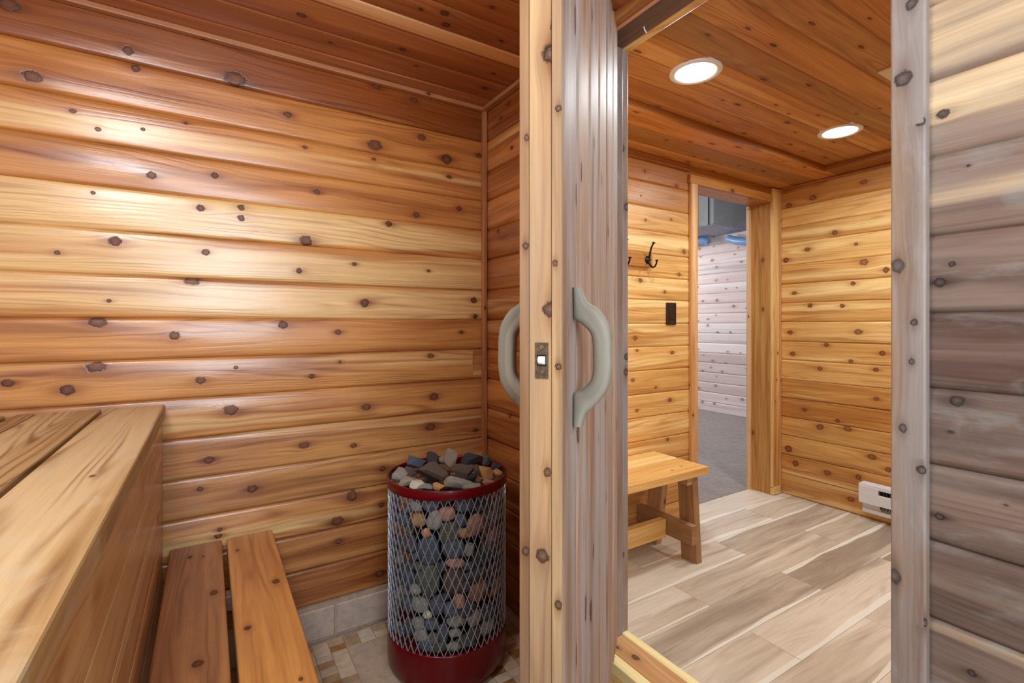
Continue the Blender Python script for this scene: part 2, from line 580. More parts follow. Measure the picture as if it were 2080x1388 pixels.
def plain(name, col, rough=.5, metal=0.0, spec=.5, noise=0.0, nscale=30.0, col2=None, bump=0.0, coat=0.0):
    M = NT(name)
    tc = M.n('ShaderNodeTexCoord').outputs['Object']
    c = srgb(*col)
    nz = M.noise(tc, nscale, 4, .6)
    if col2 is not None: c = M.mix(M.smooth(nz, .35, .65), srgb(*col), srgb(*col2))
    M.set(Base_Color=c, Roughness=M.math('MULTIPLY_ADD', M.math('SUBTRACT', nz, .5), noise, rough), Metallic=metal)
    M.bs.inputs['Specular IOR Level'].default_value = spec
    if coat:
        M.bs.inputs['Coat Weight'].default_value = coat; M.bs.inputs['Coat Roughness'].default_value = .1
    if bump: M.bump(nz, bump, .002)
    return M.m


def rock_mat(name, a, b, vein=None, vs=26.0, rough=.75):
    M = NT(name)
    tc = M.n('ShaderNodeTexCoord').outputs['Object']
    oi = M.n('ShaderNodeObjectInfo').outputs['Random']
    off = M.n('ShaderNodeVectorMath', operation='ADD')
    M.put(off.inputs[0], tc); M.put(off.inputs[1], M.xyz(M.math('MULTIPLY', oi, 7.0), oi, 0.0))
    v = off.outputs[0]
    n1 = M.noise(v, 38.0, 5, .65); n2 = M.noise(v, 190.0, 3, .7)
    c = M.mix(M.smooth(n1, .35, .65), srgb(*a), srgb(*b))
    vv = M.math('MULTIPLY_ADD', M.math('SUBTRACT', oi, .5), .5, 1.0)
    c = M.mix(1.0, c, M.xyz(vv, vv, vv), 'MULTIPLY')
    if vein is not None:
        n3 = M.noise(v, vs, 3, .6, 1.2)
        vm = M.smooth(M.math('ABSOLUTE', M.math('SUBTRACT', n3, .5)), .05, .012)
        c = M.mix(vm, c, srgb(*vein))
    f = M.math('MULTIPLY_ADD', M.math('SUBTRACT', n2, .5), .5, 1.0)
    c = M.mix(1.0, c, M.xyz(f, f, f), 'MULTIPLY')
    M.set(Base_Color=c, Roughness=rough)
    M.bump(M.math('ADD', n1, M.math('MULTIPLY', n2, .4)), .5, .004)
    return M.m


#                 heart            mid              sap
W_SAUNA = wood('cedar_sauna', (148, 82, 38), (202, 136, 74), (228, 186, 126), rough=.34, coat=.5, sapw=.55, fine=.26, knot=(84, 44, 20), bumps=.5, ring=.5)
W_SAUNAC = wood('cedar_sauna_ceiling', (162, 98, 56), (196, 128, 80), (228, 176, 126), rough=.4, coat=.25, sapw=.35)
W_ANTE = wood('cedar_anteroom', (190, 130, 66), (226, 174, 102), (244, 208, 142), knot=(112, 62, 26), rough=.45, coat=.08, sapw=.5, halo=(190, 130, 72), fine=.24, ring=.5)
W_ANTEC = wood('cedar_anteroom_ceiling', (168, 108, 54), (198, 138, 76), (216, 164, 102), knot=(84, 44, 20), rough=.5, coat=.0, sapw=.3, halo=(170, 112, 64), ring=.5, fine=.2, kel=.5)
W_TRIM = wood('cedar_trim', (190, 138, 88), (216, 168, 116), (232, 190, 140), rough=.45, sapw=.5, ring=.25)
W_TRIMR = wood('cedar_trim_red', (160, 104, 66), (192, 134, 90), (214, 162, 118), rough=.45, sapw=.4, ring=.25)
W_DOOR = wood('cedar_door', (132, 100, 78), (168, 134, 108), (196, 168, 144), knot=(80, 54, 38), rough=.6, gray=(158, 153, 152), gray_amt=.68, spec=.2, sapw=.4, ring=.55, halo=(160, 128, 108), fine=.24, kel=.3)  # grey share of the mix paints the reflection on the door face
W_DOORE = wood('cedar_door_edge', (118, 86, 58), (150, 115, 80), (178, 144, 102), knot=(78, 56, 42), rough=.65, gray=(134, 116, 104), gray_amt=.4, spec=.25, sapw=.5, ring=.4, halo=(180, 142, 112), fine=.22)
W_RIGHT = wood('cedar_weathered', (94, 74, 64), (140, 118, 104), (218, 192, 152), knot=(58, 48, 44), rough=.55, gray=(128, 116, 108), gray_amt=.5, spec=.35, sapw=.3, ring=.4, stain=(158, 162, 158), stain_amt=.35, halo=(140, 116, 104), fine=.22)
W_CASE = wood('cedar_casing_glare_grey', (118, 92, 72), (152, 126, 104), (184, 162, 136), knot=(74, 62, 58), rough=.5, gray=(146, 146, 150), gray_amt=.62, spec=.4, sapw=.5, ring=.3, stain=(176, 178, 182), stain_amt=.3, halo=(166, 142, 128), fine=.2)  # cool reflection on the casing put into the wood as grey
W_BENCH = wood('cedar_bench_pale', (146, 106, 64), (178, 140, 92), (204, 174, 130), rough=.5, coat=.05, sapw=.6, ring=.8, stain=(196, 180, 150), stain_amt=.55, halo=(150, 104, 60))
W_BENCHL = wood('cedar_bench_orange', (170, 106, 52), (204, 140, 74), (220, 172, 108), rough=.42, coat=.1, sapw=.35, ring=.5, stain=(166, 118, 72), stain_amt=.3, halo=(160, 100, 56))
W_BENCHD = wood('cedar_bench_brown', (150, 100, 60), (182, 128, 80), (198, 148, 98), rough=.42, coat=.1, sapw=.3, ring=.55, stain=(124, 84, 54), stain_amt=.35, halo=(150, 100, 66))
W_FASCIA = wood('cedar_bench_skirt', (180, 134, 84), (208, 164, 112), (226, 190, 142), rough=.38, coat=.2, sapw=.4, ring=.6, stain=(216, 194, 164), stain_amt=.5, halo=(150, 100, 60))
W_STOOL = wood('cedar_stool', (206, 150, 80), (230, 182, 110), (244, 212, 146), knot=(104, 62, 34), rough=.45, sapw=.5, ring=.25, halo=(200, 145, 88))
W_STOOLD = wood('fir_stool_legs', (150, 112, 76), (176, 134, 92), (196, 154, 108), knot=(70, 46, 32), rough=.6, sapw=.3, ring=.25, halo=(160, 125, 96))
W_PINE = wood('pine_sill', (220, 182, 112), (234, 202, 136), (244, 220, 160), knot=(110, 76, 44), rough=.5, sapw=.6, ring=.35, halo=(210, 175, 120))
W_WHITE = wood('pine_whitewashed', (214, 192, 182), (228, 210, 202), (240, 228, 222), knot=(140, 112, 100), rough=.6, sapw=.5, ring=.12, fine=.05, halo=(222, 200, 190))
W_DARK = wood('cedar_dark', (92, 64, 52), (118, 86, 70), (140, 104, 86), rough=.5, gray=(120, 104, 100), gray_amt=.3, sapw=.2)
W_HANDLE = wood('handle_wood', (112, 106, 90), (130, 124, 110), (146, 140, 126), rough=.55, gray=(122, 126, 120), gray_amt=.5, spec=.35, ring=.15, sapw=.5, fine=.16, halo=(180, 165, 145), stain=(152, 144, 128), stain_amt=.4)
W_VINYL = wood('vinyl_plank', (166, 148, 128), (202, 186, 164), (222, 208, 188), knot=(132, 108, 90), rough=.4, sapw=.5, ring=.28, fine=.13, bumps=.1, halo=(190, 170, 150))
W_VINYLS = wood('vinyl_plank_pale', (228, 220, 202), (236, 228, 212), (240, 234, 220), rough=.4, ring=.05, fine=.04, bumps=.1)
RED = plain('red_enamel', (100, 2, 14), .36, noise=.1, coat=.2, spec=.3)
WIRE = plain('galvanised_wire', (186, 192, 202), .35, metal=.55, noise=.1)
STEELD = plain('dark_steel', (24, 25, 28), .6, metal=.5)
BRASS = plain('worn_zinc', (128, 116, 96), .42, metal=.8, col2=(96, 88, 78), nscale=160)
NYLON = plain('white_nylon', (232, 234, 230), .3)
BLACKM = plain('black_iron', (26, 28, 32), .38, metal=.6, noise=.1)
BRONZE = plain('bronze_plate', (56, 42, 34), .42, metal=.5)
WHITEP = plain('white_paint', (232, 232, 236), .4)
WHITER = plain('white_ring', (226, 228, 232), .35)
FINM = plain('fin_grey', (104, 108, 112), .5, metal=.3)
VENTM = plain('vent_cream', (222, 206, 182), .5)
CEILW = plain('ceiling_gray', (176, 178, 190), .9, nscale=20, col2=(160, 162, 174))
DUCT = plain('duct_gray', (168, 170, 168), .8, nscale=4, col2=(158, 160, 158))
BLUE = plain('blue_pipe', (120, 160, 205), .35)
GROUT = plain('grout', (120, 108, 96), .9, nscale=80, col2=(104, 94, 84), bump=.3)
SHADE = plain('dark_back', (40, 30, 24), .9)


def emis(name, col, st):
    M = NT(name)
    M.set(Base_Color=(.9, .9, .9, 1))
    M.bs.inputs['Emission Color'].default_value = col
    M.bs.inputs['Emission Strength'].default_value = st
    return M.m


LENS = emis('lamp_lens', (1, .97, .93, 1), 6.0)


def carpet_mat():
    M = NT('carpet')
    tc = M.n('ShaderNodeTexCoord').outputs['Object']
    n1 = M.noise(tc, 420.0, 3, .7); n2 = M.noise(tc, 26.0, 3, .6); n3 = M.noise(tc, 5.0, 2, .5)
    c = M.mix(M.smooth(n1, .3, .7), srgb(132, 120, 114), srgb(204, 192, 184))
    c = M.mix(M.math('MULTIPLY', M.smooth(n2, .35, .7), .35), c, srgb(128, 116, 110))
    c = M.mix(M.math('MULTIPLY', M.smooth(n3, .4, .7), .2), c, srgb(186, 172, 160))
    M.set(Base_Color=c, Roughness=1.0)
    M.bump(n1, .8, .006)
    return M.m


CARPET = carpet_mat()


def tile_mat(name):
    """stone tiles; per-tile colour index in bd"""
    M = NT(name)
    bd = M.sep(M.attr('bd').outputs['Vector'])
    tc = M.n('ShaderNodeTexCoord').outputs['Object']
    off = M.n('ShaderNodeVectorMath', operation='ADD')
    M.put(off.inputs[0], tc); M.put(off.inputs[1], M.xyz(M.math('MULTIPLY', bd[2], 9.0), 0, 0))
    n1 = M.noise(off.outputs[0], 22.0, 5, .65, .8); n2 = M.noise(off.outputs[0], 120.0, 3, .6)
    a = M.mix(bd[0], srgb(134, 94, 50), srgb(206, 186, 156))
    b = M.mix(bd[0], srgb(168, 124, 70), srgb(218, 202, 176))
    c = M.mix(M.smooth(n1, .35, .65), a, b)
    c = M.mix(M.math('MULTIPLY', bd[1], .9), c, M.mix(M.smooth(n1, .35, .65), srgb(164, 150, 146), srgb(184, 164, 150)))
    pit = M.smooth(n2, .70, .78)
    c = M.mix(M.math('MULTIPLY', pit, .6), c, srgb(110, 84, 56))
    M.set(Base_Color=c, Roughness=.42)
    M.bump(n2, .25, .001)
    return M.m


TILE = tile_mat('travertine')

# ------------------------------------------------------------------ the room
S = 'structure'
CZ = 0.930      # sauna ceiling
AZ = 0.945      # anteroom ceiling
SFZ = .914      # soffit
FZ = -1.135     # floors
BX, BY = 1.02, 1.85
ZE = [-1.003, -.872, -.745, -.6175, -.4895, -.361, -.2335, -.1065, .0195, .1475, .280, .4065, .5335, .655, .790, .936]

G989 = 989.18; GY = 659.3
gs, gc = math.sin(math.radians(32)), math.cos(math.radians(32))
def onY(px, py, y):
    u = (px - 1040) / G989; a = (gs + gc * u, gc - gs * u); d = y / a[1]
    return a[0] * d, (GY - py) / G989 * d, d
def onX(px, py, x):
    u = (px - 1040) / G989; a = (gs + gc * u, gc - gs * u); d = x / a[0]
    return a[1] * d, (GY - py) / G989 * d, d

# --- sauna back wall (y = 1.85)
kp = [(130,305,28),(540,272,18),(940,315,36),(510,200,20),(35,20,30),(290,442,10),(390,515,10),(570,515,7),(1148,457,15),(1500,345,14),(1650,400,13),(1495,580,26),(1680,548,15),(1780,635,22),(1907,620,10),(740,490,8),(1490,635,8),(1215,587,9),(1790,705,9),(605,700,17),(857,700,15),(1265,765,12),(1660,857,13),(1830,832,11),(800,830,16),(962,828,15),(962,870,15),(1550,893,14),(370,768,7),(1222,960,24),(458,963,24),(228,1008,11),(820,1006,14),(1193,1080,13),(1412,1053,9),(1708,1080,7),(765,1118,23),(435,1200,7),(1455,1208,20),(1888,1198,15),(1895,1262,11),(388,1285,25),(1130,1295,18),(1348,1325,13),(695,1340,19),(1840,1325,9)]
kp2 = [(382,90,26),(30,155,18),(268,182,26),(800,145,18),(940,92,8),(1243,127,12),(1355,70,6),(1717,45,12),(920,262,24),(1460,250,16),(1730,208,18),(1715,328,17),(1895,342,10),(1213,402,17),(1410,403,12),(832,462,17),(797,578,12),(1005,577,19),(1405,605,25),(1345,705,22),(875,738,10),(870,762,13),(1350,785,13),(1520,640,13),(1525,495,13),(1515,915,17)]
kb = []
for l, oy in ((kp, 0), (kp2, 700)):
    for (a, b, r) in l:
        x, z, d = onY(a * .5096, b * .5096 + oy, BY)
        kb.append((x, z, max(.005, r * .5096 * d / G989 * .78)))
T = [None] * 15
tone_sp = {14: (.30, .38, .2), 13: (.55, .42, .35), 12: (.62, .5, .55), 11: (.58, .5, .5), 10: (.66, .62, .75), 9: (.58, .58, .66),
           8: (.60, .6, .72), 7: (.60, .6, .6), 6: (.60, .66, .5), 5: (.58, .64, .48), 4: (.54, .75, .4), 3: (.52, .8, .38), 2: (.54, .7, .4), 1: (.44, .6, .4), 0: (.40, .55, .35)}  # lower rows toned greyer: sheen painted into the boards
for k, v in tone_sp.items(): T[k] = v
mb = MB()
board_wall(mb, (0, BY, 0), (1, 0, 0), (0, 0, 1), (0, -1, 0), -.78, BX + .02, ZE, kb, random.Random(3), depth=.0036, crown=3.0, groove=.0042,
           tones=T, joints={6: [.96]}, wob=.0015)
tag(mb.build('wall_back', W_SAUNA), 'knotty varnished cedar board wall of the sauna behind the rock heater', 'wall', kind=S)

# stone base course under the back wall, one object
mb = MB()
rg = random.Random(5)
for i, (a, b) in enumerate(((-.78, -.52), (-.515, -.214), (-.209, .092), (.097, .392), (.397, .70), (.705, 1.015))):
    box(mb, (a, BY - .012, FZ + .008), (b, BY + .01, -1.018), (.5, .95, rg.random(), 1), .004)
box(mb, (-.78, BY - .006, FZ), (BX, BY + .012, -1.003), (.28, .5, .3, 1))
tag(mb.build('baseboard_back', TILE), 'grey stone tile base course under the sauna back wall', 'baseboard', kind=S)

# --- sauna floor: small stone mosaic with larger slabs
mb = MB()
x0, y0, cw, ch = .362 - .052 * 30, 1.829 + .036, .052, .036
rg = random.Random(11)
nx, ny = 46, 76
used = set()
blocks = []
for bx_, by_ in [(2, 2), (12, -1), (6, 20), (-8, 6), (-4, 24), (14, 12), (22, 3), (-14, 16)]:
    blocks.append((bx_ + 29, by_ + 1, 4, 8))
for (i0, j0, w_, h_) in blocks:
    for i in range(i0, i0 + w_):
        for j in range(j0, j0 + h_): used.add((i, j))
    a = x0 + i0 * cw; b = y0 - j0 * ch
    if b > BY or a + w_ * cw > BX or b - h_ * ch < -.8: continue
    box(mb, (a + .001, b - h_ * ch + .001, FZ - .01), (a + w_ * cw - .001, b - .001, FZ), (.62, .42, rg.random(), 1), .0008)
for i in range(nx):
    for j in range(ny):
        if (i, j) in used: continue
        a = x0 + i * cw; b = y0 - j * ch
        if a + cw > BX + .0 or b > BY or b - ch < -.8 or a < -.78: continue
        t = rg.choice([0, .15, .3, .5, .8, 1, 1, .7])
        box(mb, (a + .001, b - ch + .001, FZ - .01), (a + cw - .001, b - .001, FZ), (t, rg.choice([0, 0, .3]), rg.random(), 1), .0008)
box(mb, (-.79, -.81, FZ - .03), (1.05, BY + .02, FZ - .0035), (.45, .6, .4, 1))
tag(mb.build('floor', TILE), 'brown and cream stone mosaic tile floor of the sauna', 'floor', kind=S)

# --- sauna ceiling
mb = MB()
ce = [-.82, -.7, -.575, -.45, -.325, -.2, -.07, .055, .18, .31, .435, .56, .69, .815, .94, 1.065, 1.188, 1.309, 1.417, 1.494, 1.628, 1.76, 1.87]
rgc = random.Random(21)
tc_ = [None] * (len(ce) - 1)
tc_[18] = (.78, .7, 1.0); tc_[17] = (.45, .4, .2); tc_[16] = (.5, .4, .3); tc_[19] = (.40, .4, .2); tc_[20] = (.42, .45, .2); tc_[21] = (.52, .45, .4)
kc_ = []
for (px, py, r) in [(903,26,.012),(906,50,.012),(613,30,.011),(818,100,.010),(671,86,.006),(845,134,.006),(1003,150,.006),(1018,83,.007),(855,18,.007),(1000,14,.006)]:
    d = CZ * G989 / (GY - py); u = (px - 1040) / G989
    kc_.append(((gs + gc * u) * d, (gc - gs * u) * d, r))
board_wall(mb, (0, 0, CZ), (1, 0, 0), (0, 1, 0), (0, 0, -1), -.78, BX + .06, ce, kc_, rgc, depth=.002, groove=.004, rand_knots=.35, tones=tc_, wob=.0006)
box(mb, (-.8, -.82, CZ + .003), (1.15, 1.9, CZ + .02), (.3, .4, .1, .5))
tag(mb.build('ceiling', W_SAUNAC), 'reddish cedar board ceiling of the sauna', 'ceiling', kind=S)

# --- wall with the doorway, sauna side (x = 1.02)
OPN = (0.3675, 1.137)                     # opening in y
OZ0, OZ1 = -.995, .886
ZR = [FZ, -1.003] + ZE[1:]
kr_ = []
for l, oy in (([(270, 460, 22), (305, 1065, 13), (255, 1140, 22), (370, 668, 7)], 0), ([(325, 252, 26), (300, 377, 7), (255, 718, 17), (522, 672, 5), (385, 1350, 16)], 688)):
    for (a, b, r) in l:
        y, z, d = onX(1780 + a * .504, oy + b * .504, BX)
        kr_.append((y, z, r * .504 * d / G989 * .8))
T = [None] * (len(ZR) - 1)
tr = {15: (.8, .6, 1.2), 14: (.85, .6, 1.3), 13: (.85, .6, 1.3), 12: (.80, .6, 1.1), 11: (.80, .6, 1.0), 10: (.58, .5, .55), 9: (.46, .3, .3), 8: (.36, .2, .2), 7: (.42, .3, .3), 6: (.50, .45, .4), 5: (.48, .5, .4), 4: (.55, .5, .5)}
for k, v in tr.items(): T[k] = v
mb = MB()
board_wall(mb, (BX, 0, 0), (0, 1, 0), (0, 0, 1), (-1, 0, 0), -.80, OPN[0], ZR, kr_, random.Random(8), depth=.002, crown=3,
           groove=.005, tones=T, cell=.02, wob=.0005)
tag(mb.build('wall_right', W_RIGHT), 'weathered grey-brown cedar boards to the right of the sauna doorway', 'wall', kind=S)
mb = MB()
kl2 = []
for (px, py, r) in [(1036, 146, .006), (1034, 210, .008), (1018, 240, .007), (1040, 300, .008), (1035, 845, .008), (1012, 470, .008)]:
    y, z, d = onX(px, py, BX); kl2.append((y, z, r))
ta = [None] * (len(ZR) - 1)
for i in range(len(ta)): ta[i] = (random.Random(i + 40).uniform(.36, .58), .42, .3)
board_wall(mb, (BX, 0, 0), (0, 1, 0), (0, 0, 1), (-1, 0, 0), OPN[1], BY + .012, ZR, kl2, random.Random(9), depth=.003, rand_knots=.7, tones=ta, wob=.0006)
board_wall(mb, (BX, 0, 0), (0, 1, 0), (0, 0, 1), (-1, 0, 0), OPN[0], OPN[1], [OZ1, CZ], (), random.Random(10), depth=.001)
tag(mb.build('wall_front', W_SAUNA), 'cedar boards of the doorway wall in the sauna corner beside the heater', 'wall', kind=S)

# --- anteroom side of the same wall, and the hidden walls that close both rooms
mb = MB()
board_wall(mb, (1.148, 0, 0), (0, 1, 0), (0, 0, 1), (1, 0, 0), -.6, 1.86, [FZ + .1275 * i for i in range(17)], (), random.Random(12), cell=.3, rand_knots=1, holes=[(OPN[0] - .03, OPN[1] + .022, OZ0 - .2, OZ1 + .026)])
tag(mb.build('wall_west', W_ANTE), 'cedar board wall of the anteroom around the sauna doorway', 'wall', kind=S)
mb = MB()
board_wall(mb, (0, -.80, 0), (1, 0, 0), (0, 0, 1), (0, 1, 0), -.78, 1.06, ZR, (), random.Random(13), cell=.3, rand_knots=1,
           holes=[(-.26, .42, -.18, .74)])  # opening left for the assumed window
tag(mb.build('wall_rear', W_SAUNA), 'cedar board wall at the assumed window end of the sauna', 'wall', kind=S)
mb = MB()
board_wall(mb, (-.78, 0, 0), (0, 1, 0), (0, 0, 1), (1, 0, 0), -.81, 1.87, ZR, (), random.Random(14), cell=.3, rand_knots=1)
tag(mb.build('wall_left', W_SAUNA), 'cedar board wall behind the upper sauna bench', 'wall', kind=S)
mb = MB()
board_wall(mb, (0, -.6, 0), (1, 0, 0), (0, 0, 1), (0, 1, 0), 1.15, 3.3, [FZ + .1275 * i for i in range(17)], (), random.Random(15), cell=.3, rand_knots=1)
tag(mb.build('wall_south', W_ANTE), 'cedar board wall at the hidden end of the anteroom', 'wall', kind=S)

# --- anteroom hook wall (y = 1.84) with opening
HY = 1.84
HE = [FZ, -1.003, -.877, -.752, -.624, -.499, -.374, -.248, -.121, .005, .134, .256, .386, .508, .637, .770, .92]
kh = []
for (a, b, r) in [(140,300,10),(255,355,7),(322,272,8),(345,165,10),(115,572,10),(290,640,8),(125,630,6),(105,770,8),(213,803,6),(278,862,9),(125,912,7),(268,1048,8),(360,1180,8)]:
    x, z, d = onY(1240 + a * .4323, 440 + b * .4323, HY); kh.append((x, z, r * .4323 * d / G989))
for (a, b, r) in [(275,330,20),(722,540,20),(222,677,12),(287,1022,16),(645,1012,14),(1340,560,10)]:
    x, z, d = onY(1270 + a * .1441, 300 + b * .1441, HY); kh.append((x, z, r * .1441 * d / G989 * 1.1))
TH = [(.5, .5, .4), (.46, .45, .4), (.46, .42, .4), (.52, .5, .5), (.58, .5, .5), (.62, .6, .6), (.56, .55, .5), (.6, .5, .5), (.54, .5, .5), (.58, .6, .6), (.62, .6, .6), (.56, .5, .5), (.6, .6, .6), (.56, .5, .5), (.42, .4, .3), (.26, .3, .1)]
mb = MB()
board_wall(mb, (0, HY, 0), (1, 0, 0), (0, 0, 1), (0, -1, 0), 1.16, 3.29, HE, kh, random.Random(16), depth=.0010, groove=.0038, tones=TH,
           holes=[(2.40, 3.19, FZ - .1, .82)], wob=.0006)
tag(mb.build('wall_north', W_ANTE), 'golden knotty cedar board wall with the coat hooks and the doorway', 'wall', kind=S)

# --- anteroom end wall (x = 3.28)
EX = 3.28
EE = [FZ, -.998, -.868, -.740, -.6165, -.490, -.3655, -.236, -.113, .017, .143, .2685, .396, .540, .648, .775, .95]
ke = []
for (a, b, r) in [(1055,75,10),(925,155,9),(1155,130,7),(1190,215,13),(1295,252,12),(1140,315,9),(865,360,8),(938,418,10),(1090,420,9),(845,545,9),(1165,542,12),(1015,603,9),(857,645,9),(1278,643,11),(985,716,8),(1248,720,9),(1130,680,8),(1250,857,8),(912,908,8),(1068,960,9),(985,990,13),(1115,998,12),(838,1092,15),(1228,1130,12),(870,1160,13),(1020,1205,11),(1165,1225,11),(1130,1330,11),(1305,1190,11),(825,205,11)]:
    y, z, d = onX(1240 + a * .4323, 440 + b * .4323, EX); ke.append((y, z, r * .4323 * d / G989))
for (a, b, r) in [(530, 1285, 22), (1125, 1100, 20), (245, 1375, 22)]:
    y, z, d = onX(1560 + a * .1729, 180 + b * .1729, EX); ke.append((y, z, r * .1729 * d / G989 * 1.2))
TE = [(.46, .45, .4), (.46, .4, .5), (.5, .5, .5), (.52, .5, .5), (.40, .35, .3), (.44, .4, .4), (.62, .6, .7), (.6, .5, .5), (.62, .6, .6), (.58, .5, .5), (.6, .6, .6), (.58, .5, .5), (.62, .6, .6), (.55, .6, .6), (.6, .6, .7), (.36, .35, .3)]
mb = MB()
board_wall(mb, (EX, 0, 0), (0, 1, 0), (0, 0, 1), (-1, 0, 0), -.62, HY + .01, EE, ke, random.Random(17), depth=.0010, groove=.0038, tones=TE, wob=.0006)
tag(mb.build('wall_east', W_ANTE), 'golden knotty cedar board wall above the white baseboard heater', 'wall', kind=S)

# --- anteroom ceiling with the lower soffit along two walls
mb = MB()
ae = [-.62, -.53, -.405, -.28, -.155, -.03, .095, .22, .345, .47, .597, .72, .845, .971, 1.0955, 1.218, 1.3437, 1.472]
rga = random.Random(31)
board_wall(mb, (0, 0, AZ), (1, 0, 0), (0, 1, 0), (0, 0, -1), 1.15, 3.11, ae, (), rga, depth=.001, groove=.0045, rand_knots=4.6, kr=(.005, .011), wob=.0005, tonevar=.08)
box(mb, (1.15, -.63, AZ + .004), (3.3, 1.9, AZ + .02), (.3, .4, .1, .5))
box(mb, (1.15, 1.474, SFZ + .004), (3.3, 1.86, AZ + .003), (.3, .4, .1, .5))
board_wall(mb, (0, 0, SFZ), (1, 0, 0), (0, 1, 0), (0, 0, -1), 1.15, 3.285, [1.472, 1.606, 1.74, 1.85], (), rga, depth=.001, groove=.0045, rand_knots=4, kr=(.005, .010), wob=.0005)
board_wall(mb, (0, 0, SFZ), (0, 1, 0), (1, 0, 0), (0, 0, -1), -.62, 1.47, [3.11, 3.29], (), rga, depth=.001, rand_knots=1, tones=[(.2, .3, .1)])
board_wall(mb, (0, 1.472, 0), (1, 0, 0), (0, 0, 1), (0, -1, 0), 1.15, 3.11, [SFZ - .003, AZ + .004], (), rga, depth=.0002, groove=.0004, tones=[(.3, .3, .1)], wob=0)
board_wall(mb, (3.11, 0, 0), (0, 1, 0), (0, 0, 1), (-1, 0, 0), -.62, 1.472, [SFZ - .003, AZ + .004], (), rga, depth=.0002, groove=.0004, tones=[(.2, .3, .1)], wob=0)
tag(mb.build('ceiling_anteroom', W_ANTEC), 'orange cedar board ceiling of the anteroom with two round lights', 'ceiling', kind=S)

# --- vinyl plank floor of the anteroom
mb = MB(); mbs = MB()
rows = [(-.62, -.565), (-.565, -.385), (-.385, -.205), (-.205, -.025), (-.025, .155), (.155, .335), (.335, .515), (.515, .695), (.695, .875), (.875, 1.062), (1.062, 1.24), (1.24, 1.422), (1.422, 1.60), (1.60, 1.78), (1.78, 1.99)]
jn = {9: [1.70, 2.77], 10: [2.228], 11: [1.715, 2.788], 12: [2.25], 13: [1.72, 2.797], 14: [2.3], 8: [2.16], 7: [1.6, 2.67], 6: [2.2], 5: [1.75, 2.82], 4: [2.1]}
rgv = random.Random(6)
for ri, (a, b) in enumerate(rows):
    cuts = [1.15] + jn.get(ri, [rgv.uniform(1.5, 2.5)]) + [3.29]
    for i in range(len(cuts) - 1):
        tone = rgv.choice([.36, .45, .52, .6, .64]); sp = rgv.random()
        st = rgv.choice([0, 1, 1, -1])
        if (ri, i) in {(9, 0): 1, (10, 0): 1, (11, 0): 1, (12, 0): 1, (9, 1): 1}: st = 1
        sw = .012 + .012 * rgv.random()
        lo, hi = a + .0006, b - .0006
        if st == 1: lo2, hi2 = lo + sw, hi
        elif st == -1: lo2, hi2 = lo, hi - sw
        else: lo2, hi2 = lo, hi
        xa, xb = cuts[i] + .0006, cuts[i + 1] - .0006
        uo = rgv.uniform(0, 30); sd = rgv.random(); n = 24
        def rib(mbx, ya, yb, tone_, wav):
            vs = []; fs = []; us = []
            for k in range(n + 1):
                x = xa + (xb - xa) * k / n
                wv = .006 * math.sin(x * 7 + uo) + .003 * math.sin(x * 17 + uo)
                vs.append(V3(x, ya + (wv if wav == 'a' else 0), FZ)); vs.append(V3(x, yb + (wv if wav == 'b' else 0), FZ))
            for k in range(n):
                q = [2 * k, 2 * k + 2, 2 * k + 3, 2 * k + 1]
                fs.append(q); us.append([(vs[j][0] * 1.6 + uo, vs[j][1] * .8) for j in q])
            mbx.add(vs, fs, us, None, (tone_, .5, sp, sd))
        rib(mb, lo2, hi2, tone, 'a' if st == 1 else ('b' if st == -1 else ''))
        if st == 1: rib(mbs, lo, lo2, .5, 'b')
        if st == -1: rib(mbs, hi2, hi, .5, 'a')
box(mb, (1.14, -.64, FZ - .05), (3.3, 1.99, FZ - .0006), (.1, .5, .2, .5))
fl = mb.build('floor_anteroom', W_VINYL)
me = fl.data
me.materials.append(W_VINYLS)
# the pale sapwood streaks belong to the same floor
n0 = len(me.polygons)
tmp = mbs.build('pale_streak', W_VINYLS)
import bmesh
bmm = bmesh.new(); bmm.from_mesh(me)
bmm.faces.ensure_lookup_table()
cnt = len(bmm.faces)
bmm.from_mesh(tmp.data)
bmm.faces.ensure_lookup_table()
for f in bmm.faces[cnt:]: f.material_index = 1
bmm.to_mesh(me); bmm.free()
bpy.data.objects.remove(tmp, do_unlink=True)
tag(fl, 'pale grey-brown vinyl plank floor of the anteroom', 'floor', kind=S)

# --- basement room beyond the open doorway
mb = MB()
n = 40
box(mb, (1.6, 1.985, FZ - .05), (5.7, 7.0, FZ + .004))
tag(mb.build('floor_basement', CARPET), 'grey cut-pile carpet beyond the anteroom doorway', 'floor', kind=S)
mb = MB()
bw = 5.52
be = [FZ + .1275 * i for i in range(20)]
kz = [(r_[0], r_[1], .016) for r_ in []]
board_wall(mb, (bw, 0, 0), (0, 1, 0), (0, 0, 1), (-1, 0, 0), 2.2, 7.0, be, (), random.Random(51), depth=.001, groove=.006, rand_knots=5, kr=(.008, .016), cell=.03, wob=.0004)
tag(mb.build('wall_basement', W_WHITE), 'whitewashed knotty pine board wall beyond the anteroom doorway', 'wall', kind=S)
mb = MB()
box(mb, (1.3, 6.98, FZ), (5.6, 7.05, 1.6)); box(mb, (1.25, 2.0, FZ), (1.3, 7.0, 1.6)); 
box(mb, (1.3, 1.972, FZ), (2.33, 1.98, 1.6)); box(mb, (3.26, 1.972, FZ), (5.6, 1.98, 1.6)); box(mb, (2.33, 1.972, .87), (3.26, 1.98, 1.6))
tag(mb.build('wall_basement_side', CEILW), 'plain painted walls of the room beyond the doorway', 'wall', kind=S)
mb = MB()
box(mb, (1.25, 1.97, 1.55), (5.6, 7.05, 1.6))
tag(mb.build('ceiling_basement', CEILW), 'grey ceiling of the room beyond the doorway', 'ceiling', kind=S)
